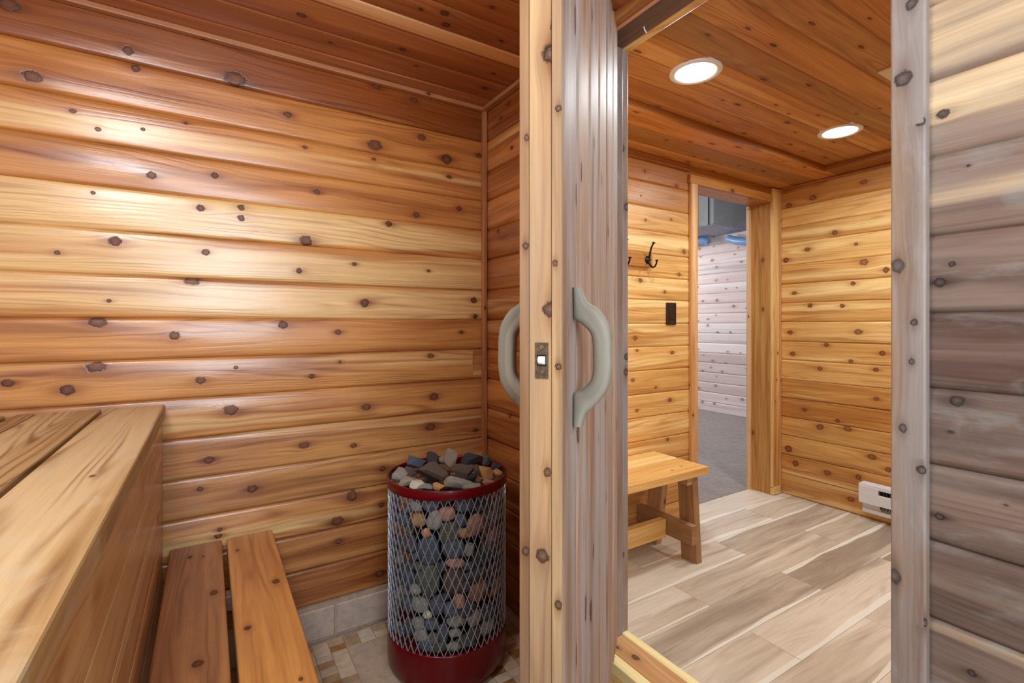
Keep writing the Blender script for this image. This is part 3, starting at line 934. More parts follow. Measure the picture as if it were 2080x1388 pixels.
e = empty('air_duct', (4.82, 3.44, 1.13), 'boxed grey duct hung below the ceiling beyond the anteroom doorway', 'duct')
mb = MB(); box(mb, (4.82, 3.44, 1.136), (5.50, 6.95, 1.552), bevel=.004)
mb.build('duct_casing', DUCT, e)
mb = MB(); box(mb, (4.83, 3.45, 1.13), (5.50, 6.94, 1.1358), bevel=0)
mb.build('duct_underside', CEILW, e)
mb = MB()
for y in (3.50, 3.66):
    box(mb, (4.812, y - .006, 1.13), (4.8195, y + .006, 1.55))
box(mb, (4.812, 3.67, 1.142), (4.8195, 5.5, 1.15))
mb.build('seam', SHADE, e)
for pts, lab in (([(5.38, 4.6, 1.075), (5.38, 4.2, 1.075), (5.38, 3.98, 1.075), (5.40, 3.93, 1.055)], 'light blue pipe under the duct, left of the doorway view'),
                 ([(5.46, 3.68, 1.06), (5.42, 3.55, 1.01), (5.40, 3.42, .98), (5.40, 3.2, .975)], 'light blue pipe under the duct, by the right side of the doorway')):
    mb = MB(); tube(mb, pts, .045, 14)
    o = mb.build('blue_pipe', BLUE, origin=pts[1])
    tag(o, lab, 'pipe', 'blue pipes beyond the doorway')

# ------------------------------------------------------------------ doorway frame, sill, casings
X, Y, Z = (1, 0, 0), (0, 1, 0), (0, 0, 1)
rt = random.Random(77)
sill = empty('trim_1', (1.08, .76, FZ), 'raised wooden doorway sill of three boards between sauna and anteroom', 'door sill', kind=S)
mb = MB(); plank(mb, (1.0275, OPN[0] - .02, -1.013), (1.0275, OPN[1] + .02, -1.013), X, Z, .035, .036, rt, tone=.65, sap=.9)
mb.build('sill_front_strip', W_PINE, sill)
mb = MB(); plank(mb, (1.0275, OPN[0] - .02, -1.083), (1.0275, OPN[1] + .02, -1.083), X, Z, .033, .10, rt, tone=.5, sap=.7)
mb.build('sill_riser', W_PINE, sill)
mb = MB(); plank(mb, (1.0880, OPN[0] - .0, -1.011), (1.0880, OPN[1], -1.011), X, Z, .083, .032, rt, tone=.5, hue=.4, sap=.5,
                 knots=[(OPN[1] - OPN[0] - .035, .17, .006), (OPN[1] - OPN[0] - .10, .155, .009)])
mb.build('sill_board', W_TRIM, sill)
mb = MB(); plank(mb, (1.1455, OPN[0], -1.013), (1.1455, OPN[1] + .011, -1.013), X, Z, .029, .036, rt, tone=.65, sap=.9)
mb.build('sill_rear_strip', W_PINE, sill)
mb = MB(); box(mb, (1.05, OPN[0], FZ), (1.155, OPN[1], -1.03)); mb.build('sill_core', W_PINE, sill)

jam = empty('trim_2', (1.09, 1.15, OZ0), 'cedar jamb on the hinge side of the sauna doorway', 'door jamb', kind=S)
mb = MB(); plank(mb, (1.086, OPN[1] + .010, OZ0), (1.086, OPN[1] + .010, OZ1), Y, X, .018, .092, rt, nk=5, tone=.42, hue=.4, sap=.2)
mb.build('jamb_board', W_CASE, jam)
mb = MB(); plank(mb, (1.147, OPN[1] + .016, OZ0), (1.147, OPN[1] + .016, OZ1 + .0), Y, X, .018, .028, rt, nk=8, tone=.62, hue=.45, sap=.5)
mb.build('jamb_stop', W_CASE, jam)
jam = empty('trim_3', (1.09, .37, OZ0), 'cedar jamb on the latch side of the sauna doorway', 'door jamb', kind=S)
mb = MB(); plank(mb, (1.09, OPN[0] - .010, OZ0), (1.09, OPN[0] - .010, OZ1), Y, X, .018, .135, rt, nk=3)
mb.build('jamb_board', W_CASE, jam)
hd = empty('trim_4', (1.09, .76, OZ1), 'dark cedar header board over the sauna doorway', 'door header', kind=S)
mb = MB(); plank(mb, (1.091, OPN[0], OZ1 + .009), (1.091, OPN[1] + .002, OZ1 + .009), X, Z, .078, .018, rt, nk=2, tone=.35, hue=.3, sap=.0)
mb.build('header_board', W_DARK, hd)
mb = MB(); plank(mb, (1.043, OPN[0] - .02, OZ1 + .0155), (1.043, OPN[1] + .02, OZ1 + .0155), X, Z, .018, .029, rt, tone=.6, sap=.6)
mb.build('header_front_strip', W_TRIMR, hd)
mb = MB(); plank(mb, (1.146, OPN[0], OZ1 + .012), (1.146, OPN[1] + .01, OZ1 + .012), X, Z, .030, .024, rt, tone=.6, sap=.5)
mb.build('header_rear_strip', W_ANTE, hd)
for yy in (.62, 1.02):
    mb = MB(); tube(mb, [(1.10, yy, OZ1 - .001), (1.098, yy - .004, OZ1 - .012), (1.104, yy - .006, OZ1 - .02)], .0022, 6)
    mb.build('plastic_clip', NYLON, hd)

# right-hand casing on the sauna side
mb = MB()
Lc = CZ - .002 - (FZ)
ks = [(-.995 + 0, 0, 0)]
kcase = []
for (px, py, r) in [(1850, 8, .008), (1832, 160, .012), (1868, 248, .007), (1822, 540, .009), (1855, 655, .005), (1870, 955, .007), (1815, 1170, .009), (1875, 1265, .007), (1832, 870, .006), (1850, 735, .004)]:
    y, z, d = onX(px, py, 1.0)
    kcase.append((z - FZ, None, r, y))
wc = .049; hc = .019
def peri_case(y):   # unrolled coordinate of the sauna-facing side (normal -X)
    # W = Y (width .049), H = -X: profile starts at W=-a, H=-b ; the +H side is third
    a = wc / 2; b = hc / 2; e_ = .003
    return (wc - 2 * e_) + e_ * 1.2 + (hc - 2 * e_) + e_ * 1.2 + ((.3427 + a) - y)
plank(mb, (1.0095, .3427, FZ), (1.0095, .3427, CZ - .001), Y, (-1, 0, 0), wc, hc, rt,
      knots=[(k[0], peri_case(k[3]), k[2]) for k in kcase], tone=.6, hue=.6, sap=.5, cell=.02, edge=.003)
tag(mb.build('trim_5', W_CASE), 'grey-brown cedar casing at the right of the sauna doorway', 'door casing', kind=S)
mb = MB()
plank(mb, (1.010, 1.183, FZ), (1.010, 1.183, CZ - .02), Y, X, .05, .017, rt, nk=4, tone=.5)
tag(mb.build('trim_6', W_CASE), 'cedar casing behind the hinges of the open sauna door', 'door casing', kind=S)
# corner strip and ceiling strips of the sauna
mb = MB()
plank(mb, (1.0085, 1.838, FZ), (1.0085, 1.838, .912), X, Y, .020, .020, rt, nk=5, tone=.55, hue=.35, sap=.3, kr=(.004, .006))
tag(mb.build('trim_7', W_TRIMR), 'narrow cedar strip standing in the sauna corner behind the heater', 'corner trim', kind=S)
mb = MB()
plank(mb, (-.77, 1.838, .921), (.997, 1.838, .921), Y, Z, .024, .0175, rt, tone=.55, hue=.4, sap=.5, nk=2, kr=(.005, .008))
tag(mb.build('trim_8', W_TRIMR), 'cedar strip between sauna ceiling and back wall', 'ceiling trim', kind=S)
mb = MB()
plank(mb, (1.007, OPN[1] + .03, .921), (1.007, 1.85, .921), X, Z, .026, .0175, rt, tone=.5, sap=.3)
tag(mb.build('trim_9', W_TRIMR), 'cedar strip between sauna ceiling and doorway wall', 'ceiling trim', kind=S)

# anteroom doorway (opening_2) frame
fr = empty('trim_10', (2.8, 1.9, FZ), 'golden cedar frame and casing around the anteroom doorway', 'door frame', kind=S)
mb = MB(); plank(mb, (2.381, 1.831, FZ), (2.381, 1.831, .8115), X, Y, .058, .018, rt, nk=9, tone=.6, sap=.4, kr=(.004, .007))
mb.build('casing_left', W_TRIM, fr)
mb = MB(); plank(mb, (2.402, 1.9075, FZ), (2.402, 1.9075, .812), X, Y, .018, .136, rt, nk=3, tone=.5)
mb.build('jamb_left', W_TRIM, fr)
mb = MB(); plank(mb, (3.189, 1.9075, FZ), (3.189, 1.9075, .832), X, Y, .018, .136, rt, nk=9, tone=.42, hue=.4, sap=.3, kr=(.006, .012))
mb.build('jamb_right', W_ANTE, fr)
mb = MB(); plank(mb, (3.168, 1.985, FZ), (3.168, 1.985, .812), X, Y, .030, .020, rt, nk=2, tone=.75, sap=.9)
mb.build('stop_right', W_TRIM, fr)
mb = MB(); plank(mb, (3.2165, 1.831, FZ + .05), (3.2165, 1.831, .905), X, Y, .075, .018, rt, nk=8, tone=.5, hue=.4, kr=(.005, .011))
mb.build('casing_right', W_ANTE, fr)
mb = MB(); plank(mb, (2.343, 1.831, .838), (3.179, 1.831, .838), Y, Z, .018, .050, rt, nk=1, tone=.4, hue=.35, sap=.2)
mb.build('casing_top', W_ANTE, fr)
mb = MB(); plank(mb, (2.40, 1.9075, .8215), (3.18, 1.9075, .8215), Y, Z, .136, .019, rt, nk=2, tone=.42, hue=.35, sap=.3)
mb.build('header_board', W_ANTE, fr)
mb = MB(); plank(mb, (3.179, 1.828, FZ + .028), (3.262, 1.828, FZ + .028), Y, Z, .024, .05, rt, tone=.5)
mb.build('casing_block', W_ANTE, fr)
mb = MB(); plank(mb, (3.268, 1.829, FZ + .05), (3.268, 1.829, .905), X, Y, .020, .020, rt, nk=4, tone=.55, kr=(.004, .006))
tag(mb.build('trim_11', W_TRIM), 'narrow cedar strip in the anteroom corner beside the doorway', 'corner trim', kind=S)
mb = MB(); plank(mb, (3.270, -.6, .907), (3.270, 1.82, .907), X, Z, .018, .012, rt, tone=.45)
tag(mb.build('trim_12', W_TRIMR), 'thin cedar strip under the soffit on the anteroom end wall', 'ceiling trim', kind=S)
mb = MB(); plank(mb, (1.17, 1.828, .895), (2.34, 1.828, .895), Y, Z, .018, .036, rt, tone=.2, hue=.2, sap=0, nk=3)
tag(mb.build('trim_13', W_ANTEC), 'dark cedar strip under the soffit above the coat hooks', 'ceiling trim', kind=S)
# assumed sauna window, unseen, added in the rear wall behind its area light
wn = empty('assumed_window_1', (.08, -.80, -.18), 'assumed wood framed window added out of view behind the camera', 'window', kind=S)
mb = MB()
plank(mb, (-.28, -.79, -.2), (-.28, -.79, .76), X, Y, .04, .03, rt); plank(mb, (.44, -.79, -.2), (.44, -.79, .76), X, Y, .04, .03, rt)
plank(mb, (-.26, -.79, -.19), (.42, -.79, -.19), Y, Z, .03, .04, rt); plank(mb, (-.26, -.79, .75), (.42, -.79, .75), Y, Z, .03, .04, rt)
mb.build('assumed_window_frame', W_TRIM, wn)

# ------------------------------------------------------------------ sauna door (open), local frame: D from hinge to free edge
HG = V3(1.003, 1.13, 0)
al = math.radians(50.7)
Dd = V3(-math.sin(al), -math.cos(al), 0)         # towards the free edge
Nf = V3(-Dd[1] * -1, 0, 0)
Nf = V3(.633, -.774, 0)                          # face seen on the right
TH_, LW = .071, .75
zb, zt = -.950, .880
door = empty('door_1', (HG[0], HG[1], zb), 'open sauna door of vertical cedar boards, seen edge-on with its wooden grips', 'door', kind=S)
def dp(s, n, z):    # s along from hinge, n from the hidden (left) face towards the right face
    return HG + Dd * s + Nf * n + V3(0, 0, z)
# cladding on the right face: six vertical boards
mb = MB()
ed = [0.0, .112, .2415, .371, .5005, .630, LW]
kd = []
def on_face(px, py, n=TH_):
    # ray-plane
    u = (px - 1040) / G989; dr = V3(gs + gc * u, gc - gs * u, (GY - py) / G989)
    P0 = dp(0, n, 0); t = np.dot(P0, Nf) / np.dot(dr, Nf)
    p = dr * t
    return float(np.dot(p - HG, Dd)), float(p[2])
for (px, py, r) in [(1167, 40, .012), (1180, 350, .008), (1170, 395, .010), (1206, 290, .007), (1202, 30, .006), (1222, 365, .006), (1235, 470, .007), (1196, 520, .006), (1200, 1240, .012), (1170, 1330, .01), (1188, 1235, .012), (1216, 890, .006), (1242, 700, .01), (1245, 800, .008), (1205, 1120, .008), (1240, 60, .007), (1175, 880, .008), (1231, 1010, .007)]:
    s_, z_ = on_face(px, py); kd.append((z_, s_, r))
TD = [(.62, .5, .6), (.58, .5, .5), (.62, .55, .6), (.5, .45, .5), (.58, .5, .5), (.45, .45, .35)]
board_wall(mb, tuple(dp(0, TH_, 0)), (0, 0, 1), tuple(Dd), tuple(Nf), zb, zt, ed, kd, random.Random(61), depth=.0015, crown=4, groove=.0055, cell=.03, tones=TD, rand_knots=.3, wob=.0004)
# body behind the boards
def dbox(mb, s0, s1, n0, n1, z0, z1, bd):
    v = [dp(s, n_, z) for s in (s0, s1) for n_ in (n0, n1) for z in (z0, z1)]
    f = [(0, 1, 3, 2), (4, 6, 7, 5), (0, 4, 5, 1), (2, 3, 7, 6), (0, 2, 6, 4), (1, 5, 7, 3)]
    c = sum(v) / 8; g = []
    for q in f:
        p = [v[i] for i in q]
        nn = np.cross(p[1] - p[0], p[2] - p[0])
        g.append(list(q[::-1]) if np.dot(nn, sum(p) / 4 - c) < 0 else list(q))
    mb.add(v, g, [[(v[i][2] + 3, (v[i][0] + v[i][1])) for i in q] for q in g], None, bd)
dbox(mb, .004, LW - .001, .056, TH_ - .0065, zb + .002, zt - .002, (.5, .5, .5, .3))
mb.build('board_cladding', W_DOOR, door)
# edge: three laminations as swept planks
rd = random.Random(62)
def edge_plank(n0, n1, mat, name, knots, tone, hue, sap, seed):
    m_ = MB()
    c_ = (n0 + n1) / 2
    plank(m_, tuple(dp(LW - .022, c_, zb)), tuple(dp(LW - .022, c_, zt)), tuple(Nf), tuple(Dd), (n1 - n0) - .0006, .044, random.Random(seed), knots=knots,
          tone=tone, hue=hue, sap=sap, edge=.0018, cell=.02)
    return m_.build(name, mat, door)
def ek(px, py, r, n0, n1):
    # unrolled coordinate for the +Dd side (third side)
    w_ = (n1 - n0) - .0006; e_ = .0018; h_ = .044
    u = (px - 1040) / G989; dr = V3(gs + gc * u, gc - gs * u, (GY - py) / G989)
    P0 = dp(LW, 0, 0); t = np.dot(P0, Dd) / np.dot(dr, Dd); p = dr * t
    nn = float(np.dot(p - HG, Nf))
    x = nn - (n0 + n1) / 2
    per = (w_ - 2 * e_) + 1.2 * e_ + (h_ - 2 * e_) + 1.2 * e_ + (w_ / 2 - e_ - x)
    return (float(p[2]) - zb, per, r)
N1, N2 = .0165, .0530
edge_plank(N2, TH_ - .001, W_DOORE, 'edge_strip_front', [ek(1135, 220, .005, N2, TH_), ek(1135, 745, .005, N2, TH_), ek(1128, 535, .004, N2, TH_), ek(1135, 1230, .006, N2, TH_)], .72, .75, .8, 1)
edge_plank(N1, N2, W_DOORE, 'edge_core', [ek(1118, 108, .014, N1, N2), ek(1117, 628, .012, N1, N2), ek(1120, 55, .004, N1, N2), ek(1100, 1130, .01, N1, N2), ek(1110, 960, .006, N1, N2)], .66, .55, .75, 2)
edge_plank(0, N1, W_DOORE, 'edge_strip_back', [ek(1066, 500, .005, 0, N1), ek(1066, 1120, .006, 0, N1), ek(1068, 280, .004, 0, N1)], .58, .5, .4, 3)
mb = MB(); dbox(mb, .0, LW - .046, .0, .055, zb + .001, zt - .001, (.45, .4, .3, .7)); mb.build('back_boards', W_DOORE, door)

# bent-wood grips on both faces
def grip(sgn, label):
    # sgn +1 on the right face, -1 on the left face
    n_face = TH_ if sgn > 0 else 0.0
    sc = on_face(1162, 720)[0]
    zc0, zc1 = .056, -.168
    s_c = sc - .012
    OUT = [(112, .014), (225, .025), (290, .0445), (400, .0597), (520, .0648), (640, .0655), (760, .0654), (900, .0597), (1010, .0445), (1060, .034), (1120, .022), (1213, .016)]
    INN = [(112, 0), (235, 0), (350, .0004), (400, .014), (480, .0300), (600, .0335), (780, .0335), (860, .0275), (925, .014), (965, .0006), (1110, 0), (1213, 0)]
    def cr(L, i, t):
        p0 = L[max(i - 1, 0)]; p1 = L[i]; p2 = L[i + 1]; p3 = L[min(i + 2, len(L) - 1)]
        return [0.5 * ((2 * p1[a]) + (-p0[a] + p2[a]) * t + (2 * p0[a] - 5 * p1[a] + 4 * p2[a] - p3[a]) * t * t + (-p0[a] + 3 * p1[a] - 3 * p2[a] + p3[a]) * t ** 3) for a in range(2)]
    m_ = MB()
    def zy(Yz): return (GY - (560 + Yz * .245)) * .000876
    n = 24; vs = []; P = []
    nseg = 6
    for i in range(len(OUT) - 1):
        for k in range(nseg + (1 if i == len(OUT) - 2 else 0)):
            o_ = cr(OUT, i, k / nseg); q_ = cr(INN, i, k / nseg)
            po = dp(s_c, n_face + sgn * max(o_[1], .002), zy(o_[0])); pi_ = dp(s_c, n_face + sgn * max(q_[1], .0003), zy(q_[0]))
            c0 = (po + pi_) / 2; hv = (po - pi_) / 2
            P.append(c0)
            for kk in range(n):
                th = 2 * math.pi * kk / n
                c_, s_ = math.cos(th), math.sin(th)
                f_ = (abs(c_) ** 3.2 + abs(s_) ** 3.2) ** (-1 / 3.2)
                vs.append(c0 + Dd * (c_ * f_ * .0140) + hv * (s_ * f_))
    fs = []; us = []
    for i in range(len(P) - 1):
        for k in range(n):
            j = (k + 1) % n
            fs.append([i * n + k, i * n + j, (i + 1) * n + j, (i + 1) * n + k])
            us.append([(i * .006, k * .004), (i * .006, k * .004 + .004), (i * .006 + .006, k * .004 + .004), (i * .006 + .006, k * .004)])
    m_.add(vs, fs, us, None, (.55, .5, .5, .4 + .2 * sgn), smooth=True)
    m_.add(vs[:n], [list(range(n))[::-1]], None, None, (.5, .5, .5, .5))
    m_.add(vs[-n:], [list(range(n))], None, None, (.5, .5, .5, .5))
    o = m_.build('door_handle', W_HANDLE, door)
    o['label'] = label
    return o
grip(1, 'pale grey bent-wood grip on the right face')
grip(-1, 'pale grey bent-wood grip on the left face')

# roller latch in the edge
def edge_n(px):
    u = (px - 1040) / G989; dr = V3(gs + gc * u, gc - gs * u, 0)
    P0 = dp(LW, 0, 0); t = np.dot(P0, Dd) / np.dot(dr, Dd); p = dr * t
    return float(np.dot(p - HG, Nf)), float(t)
na, da = edge_n(1087); nb, db = edge_n(1113.5)
zl0 = -(769 - GY) / G989 * (da + db) / 2; zl1 = -(696 - GY) / G989 * (da + db) / 2
nm = (na + nb) / 2; zm = (zl0 + zl1) / 2
mb = MB()
# plate with the roller window: four strips
for (n0, n1, z0, z1) in ((na, nb, zl0, zm - .009), (na, nb, zm + .009, zl1), (na, nm - .0075, zm - .009, zm + .009), (nm + .0075, nb, zm - .009, zm + .009)):
    dbox(mb, LW, LW + .0014, n0, n1, z0, z1, (.5, .5, .5, 1))
lp = mb.build('latch_plate', BRASS, door); lp['label'] = 'worn zinc latch plate on the door edge'
mb = MB(); dbox(mb, LW - .0002, LW + .0004, nm - .0075, nm + .0075, zm - .009, zm + .009, (.5, .5, .5, 1)); mb.build('latch_recess', STEELD, lp)
mb = MB(); lathe(mb, dp(LW - .001, nm - .0058, zm), Nf, [(0, .0062), (.0005, .0068), (.011, .0068), (.0116, .0062)], 20)
mb.build('roller', NYLON, lp)
for zz in (zl0 + .0085, zl1 - .0085):
    mb = MB(); lathe(mb, dp(LW + .0013, nm, zz), Dd, [(0, .0036), (.0008, .0032), (.001, .0012), (.0004, .0010)], 16)
    mb.build('screw', BRASS, lp)
# hinges between door and jamb
for zz in (-.75, .0, .68):
    mb = MB(); lathe(mb, (.996, 1.137, zz - .04), Z, [(0, .006), (.08, .006)], 12); mb.build('hinge', BRASS, door)

# ------------------------------------------------------------------ benches
rb = random.Random(91)
ub = empty('sauna_bench', (-.40, .5, FZ), 'upper pale cedar sauna bench with a boarded front, at the left', 'bench')
UT = -.246; y0b, y1b = -.72, 1.832
def topboard(mbx, xa, xb, zt_, th, knots=None, **k):
    plank(mbx, ((xa + xb) / 2, y0b, zt_ - th / 2), ((xa + xb) / 2, y1b, zt_ - th / 2), X, Z, xb - xa, th, rb, knots=knots, edge=.0045, cell=.03, **k)
def top_k(px, py, xa, xb, zt_, th, r):
    d = -zt_ * G989 / (py - GY); u = (px - 1040) / G989
    x = (gs + gc * u) * d; y = (gc - gs * u) * d
    w_ = xb - xa; e_ = .0045
    per = (w_ - 2 * e_) + 1.2 * e_ + (th - 2 * e_) + 1.2 * e_ + (w_ / 2 - e_ - (x - (xa + xb) / 2))
    return (y - y0b, per, r)
mb = MB(); topboard(mb, -.251, -.111, UT, .042, knots=[top_k(183, 968, -.251, -.111, UT, .042, .004)], tone=.62, hue=.6, sap=.75); mb.build('seat_board', W_BENCH, ub)
mb = MB(); topboard(mb, -.399, -.262, UT, .038, tone=.62, hue=.62, sap=.6); mb.build('seat_board', W_BENCH, ub)
mb = MB(); topboard(mb, -.443, -.4015, UT, .038, tone=.5, hue=.6, sap=.4); mb.build('seat_board', W_BENCH, ub)
mb = MB(); topboard(mb, -.600, -.462, UT, .038, tone=.5, hue=.5, sap=.4); mb.build('seat_board', W_BENCH, ub)
mb = MB(); topboard(mb, -.750, -.612, UT, .038, tone=.5, hue=.5, sap=.4); mb.build('seat_board', W_BENCH, ub)
fz = [-.290, -.402, -.515, -.628, -.741, -.854]
for i in range(5):
    mb = MB()
    plank(mb, (-.127, y0b, (fz[i] + fz[i + 1]) / 2), (-.127, y1b, (fz[i] + fz[i + 1]) / 2), X, Z, .020, fz[i] - fz[i + 1] - .0012, rb,
          nk=3, kr=(.005, .010), edge=.002, tone=.55 + .06 * math.sin(i * 2), cell=.03)
    mb.build('front_board', W_FASCIA, ub)
for yy in (-.6, .2, 1.0, 1.77):
    mb = MB(); plank(mb, (-.74, yy, -.307), (-.14, yy, -.307), Y, Z, .038, .044, rb); mb.build('cross_rail', W_BENCHD, ub)
    mb = MB(); plank(mb, (-.165, yy, FZ), (-.165, yy, -.33), X, Y, .038, .038, rb); mb.build('leg', W_BENCHD, ub)

lb = empty('sauna_bench', (.045, .5, FZ), 'lower two-board cedar sauna bench beside the boarded bench front', 'bench')
LT = -.697
def low_k(px, py, xa, xb, r): return top_k(px, py, xa, xb, LT, .038, r)
mb = MB(); topboard(mb, -.099, .039, LT, .038, tone=.5, hue=.4, sap=.3,
    knots=[low_k(398, 1350, -.099, .039, .010), low_k(383, 1133, -.099, .039, .006), low_k(432, 1205, -.099, .039, .009), low_k(411, 1131, -.099, .039, .003)])
mb.build('seat_board', W_BENCHD, lb)['label'] = 'darker brown inner seat board'
mb = MB(); topboard(mb, .052, .1855, LT, .038, tone=.6, hue=.5, sap=.45,
    knots=[low_k(558, 1182, .052, .1855, .009), low_k(500, 1277, .052, .1855, .007), low_k(535, 1240, .052, .1855, .004), low_k(608, 1381, .052, .1855, .004), low_k(480, 1119, .052, .1855, .005)])
mb.build('seat_board', W_BENCHL, lb)['label'] = 'orange-brown outer seat board'
for yy in (-.55, .25, 1.02, 1.50):
    mb = MB(); plank(mb, (-.098, yy, -.736), (.165, yy, -.736), Y, Z, .038, .040, rb); mb.build('cross_rail', W_DARK, lb)
for yy in (-.55, .25, 1.02, 1.50):
    mb = MB(); plank(mb, (.13, yy + .03, FZ), (.13, yy + .03, -.717), X, Y, .045, .022, rb); mb.build('leg', W_DARK, lb)

# dark nail and screw heads / checks on the boards are part of the knots above

# ------------------------------------------------------------------ rock heater
hx, hy = .697, 1.531
HR = .2
heater = empty('sauna_heater', (hx, hy, FZ), 'round electric sauna heater with dark red base and rim and silver mesh cage of rocks', 'heater')
mb = MB()
lathe(mb, (hx, hy, 0), Z, [(FZ + .012, HR - .035), (FZ + .014, HR - .012), (FZ + .03, HR - .002), (FZ + .06, HR), (-1.010, HR), (-1.004, HR - .001), (-1.004, HR - .008), (-1.02, HR - .010)], 96, closed_end=False)
lathe(mb, (hx, hy, 0), Z, [(-1.020, 0.001), (-1.020, HR - .009)], 96, closed_start=False, closed_end=False)
mb.build('base', RED, heater)
for a in range(3):
    th = a * 2.094 + .5
    mb = MB(); lathe(mb, (hx + .14 * math.cos(th), hy + .14 * math.sin(th), 0), Z, [(FZ, .015), (FZ + .0135, .015)], 16)
    mb.build('foot', STEELD, heater)
mb = MB()
zt_, zb_ = -.503, -.533
lathe(mb, (hx, hy, 0), Z, [(zb_, HR - .003), (zb_, HR + .0008), (zb_ + .002, HR + .0018), (zt_ - .002, HR + .0018), (zt_, HR + .0005), (zt_, HR - .0035), (zt_ - .003, HR - .005), (zb_, HR - .004), (zb_, HR - .003)], 96, closed_start=False, closed_end=False)
mb.build('rim', RED, heater)
# expanded-metal cage
NC, rowh = 52, .0562
mb = MB()
zc_b, zc_t = -1.008, -.530
nr = (zc_t - zc_b) / rowh
Rm = HR - .0025
def cp(i, z, r=Rm): 
    th = 2 * math.pi * i / NC
    return V3(hx + r * math.cos(th), hy + r * math.sin(th), z)
def strut(p, q, w1=.0008, w2=.0014):
    d = q - p; L = np.linalg.norm(d); d /= L
    m = (p + q) / 2; rad = V3(m[0] - hx, m[1] - hy, 0); rad /= np.linalg.norm(rad)
    t = np.cross(d, rad)
    v = []
    for e_ in (p, q):
        for (a, b) in ((-1, -1), (1, -1), (1, 1), (-1, 1)):
            v.append(e_ + t * a * w1 + rad * b * w2)
    f = [(0, 1, 5, 4), (1, 2, 6, 5), (2, 3, 7, 6), (3, 0, 4, 7)]
    mb.add(v, f, None, None)
k = 0; z = zc_b
while z < zc_t - 1e-4:
    z2 = min(z + rowh / 2, zc_t)
    fr_ = (z2 - z) / (rowh / 2)
    for i in range(NC):
        a = i + (.5 if k % 2 else 0)
        for sgn in (-.5, .5):
            p = cp(a, z); q = cp(a + sgn * fr_, z2)
            strut(p, q)
    z = z2; k += 1
mb.build('wire_mesh', WIRE, heater)
mb = MB()
lathe(mb, (hx, hy, 0), Z, [(-1.018, .115), (-.60, .115)], 40)
mb.build('inner_drum', STEELD, heater)

# rocks
RM = {
    'blue': rock_mat('rock_bluegrey', (58, 64, 78), (98, 104, 118)),
    'dark': rock_mat('rock_dark', (46, 47, 56), (78, 76, 82)),
    'brown': rock_mat('rock_brown', (72, 58, 50), (100, 82, 70)),
    'gray': rock_mat('rock_grey', (88, 84, 78), (128, 122, 114), vein=(190, 184, 170)),
    'olive': rock_mat('rock_olive', (72, 72, 64), (98, 96, 84)),
    'orange': rock_mat('rock_orange', (186, 124, 66), (226, 178, 118), vein=(110, 70, 36)),
    'pink': rock_mat('rock_pink', (160, 112, 92), (196, 150, 126), vein=(96, 66, 54)),
    'vein': rock_mat('rock_white_veined', (84, 70, 62), (136, 116, 100), vein=(230, 214, 184), vs=34.0),
    'cream': rock_mat('rock_cream', (206, 196, 158), (222, 222, 206)),
}


def hull_rock(seed, flat=.7, n=20):
    rg = random.Random(seed)
    bm = bmesh.new()
    for _ in range(n):
        v = np.array([rg.gauss(0, 1) for _ in range(3)]); v /= np.linalg.norm(v)
        v *= rg.uniform(.95, 1.15)
        bm.verts.new(v)
    bmesh.ops.convex_hull(bm, input=bm.verts[:])
    bmesh.ops.dissolve_limit(bm, angle_limit=.25, verts=bm.verts[:], edges=bm.edges[:])
    try:
        bmesh.ops.bevel(bm, geom=bm.edges[:], offset=.035, segments=1, affect='EDGES', clamp_overlap=True)
    except Exception:
        pass
    me = bpy.data.meshes.new('rock')
    bm.to_mesh(me); bm.free()
    return me


def pebble(seed):
    rg = random.Random(seed)
    bm = bmesh.new()
    bmesh.ops.create_icosphere(bm, subdivisions=3, radius=1)
    pl = []
    for _ in range(11):
        v = np.array([rg.gauss(0, 1) for _ in range(3)]); v /= np.linalg.norm(v)
        pl.append((v, rg.uniform(.70, .92)))
    ph = [rg.uniform(0, 6) for _ in range(3)]
    for v in bm.verts:
        p = np.array(v.co)
        for (nn, d) in pl:
            s_ = np.dot(p, nn)
            if s_ > d: p = p - nn * (s_ - d) * .8
        p = p * (1 + .05 * math.sin(p[0] * 4 + ph[0]) + .04 * math.sin(p[1] * 5 + ph[1]) + .04 * math.sin(p[2] * 6 + ph[2]))
        v.co = p
    for f in bm.faces: f.smooth = True
    me = bpy.data.meshes.new('rock')
    bm.to_mesh(me); bm.free()
    return me


HULLS = [hull_rock(s_) for s_ in range(10)]
PEBS = [pebble(s_ + 30) for s_ in range(8)]
RCACHE = {}


def rock(me0, mat, loc, size, rot, label, group):
    key = (me0.name, mat)
    if key not in RCACHE:
        m_ = me0.copy(); m_.name = 'heater_rock'; m_.materials.clear(); m_.materials.append(RM[mat]); RCACHE[key] = m_
    o = bpy.data.objects.new('heater_rock', RCACHE[key])
    COL.objects.link(o)
    o.location = loc; o.scale = size; o.rotation_euler = rot
    tag(o, label, 'rock', group)
    return o


def pxz(px, py, z):
    d = z * G989 / (GY - py); u = (px - 1040) / G989
    return (gs + gc * u) * d, (gc - gs * u) * d, d
GT = 'rocks heaped on top of the heater'
YAW = math.radians(-32)
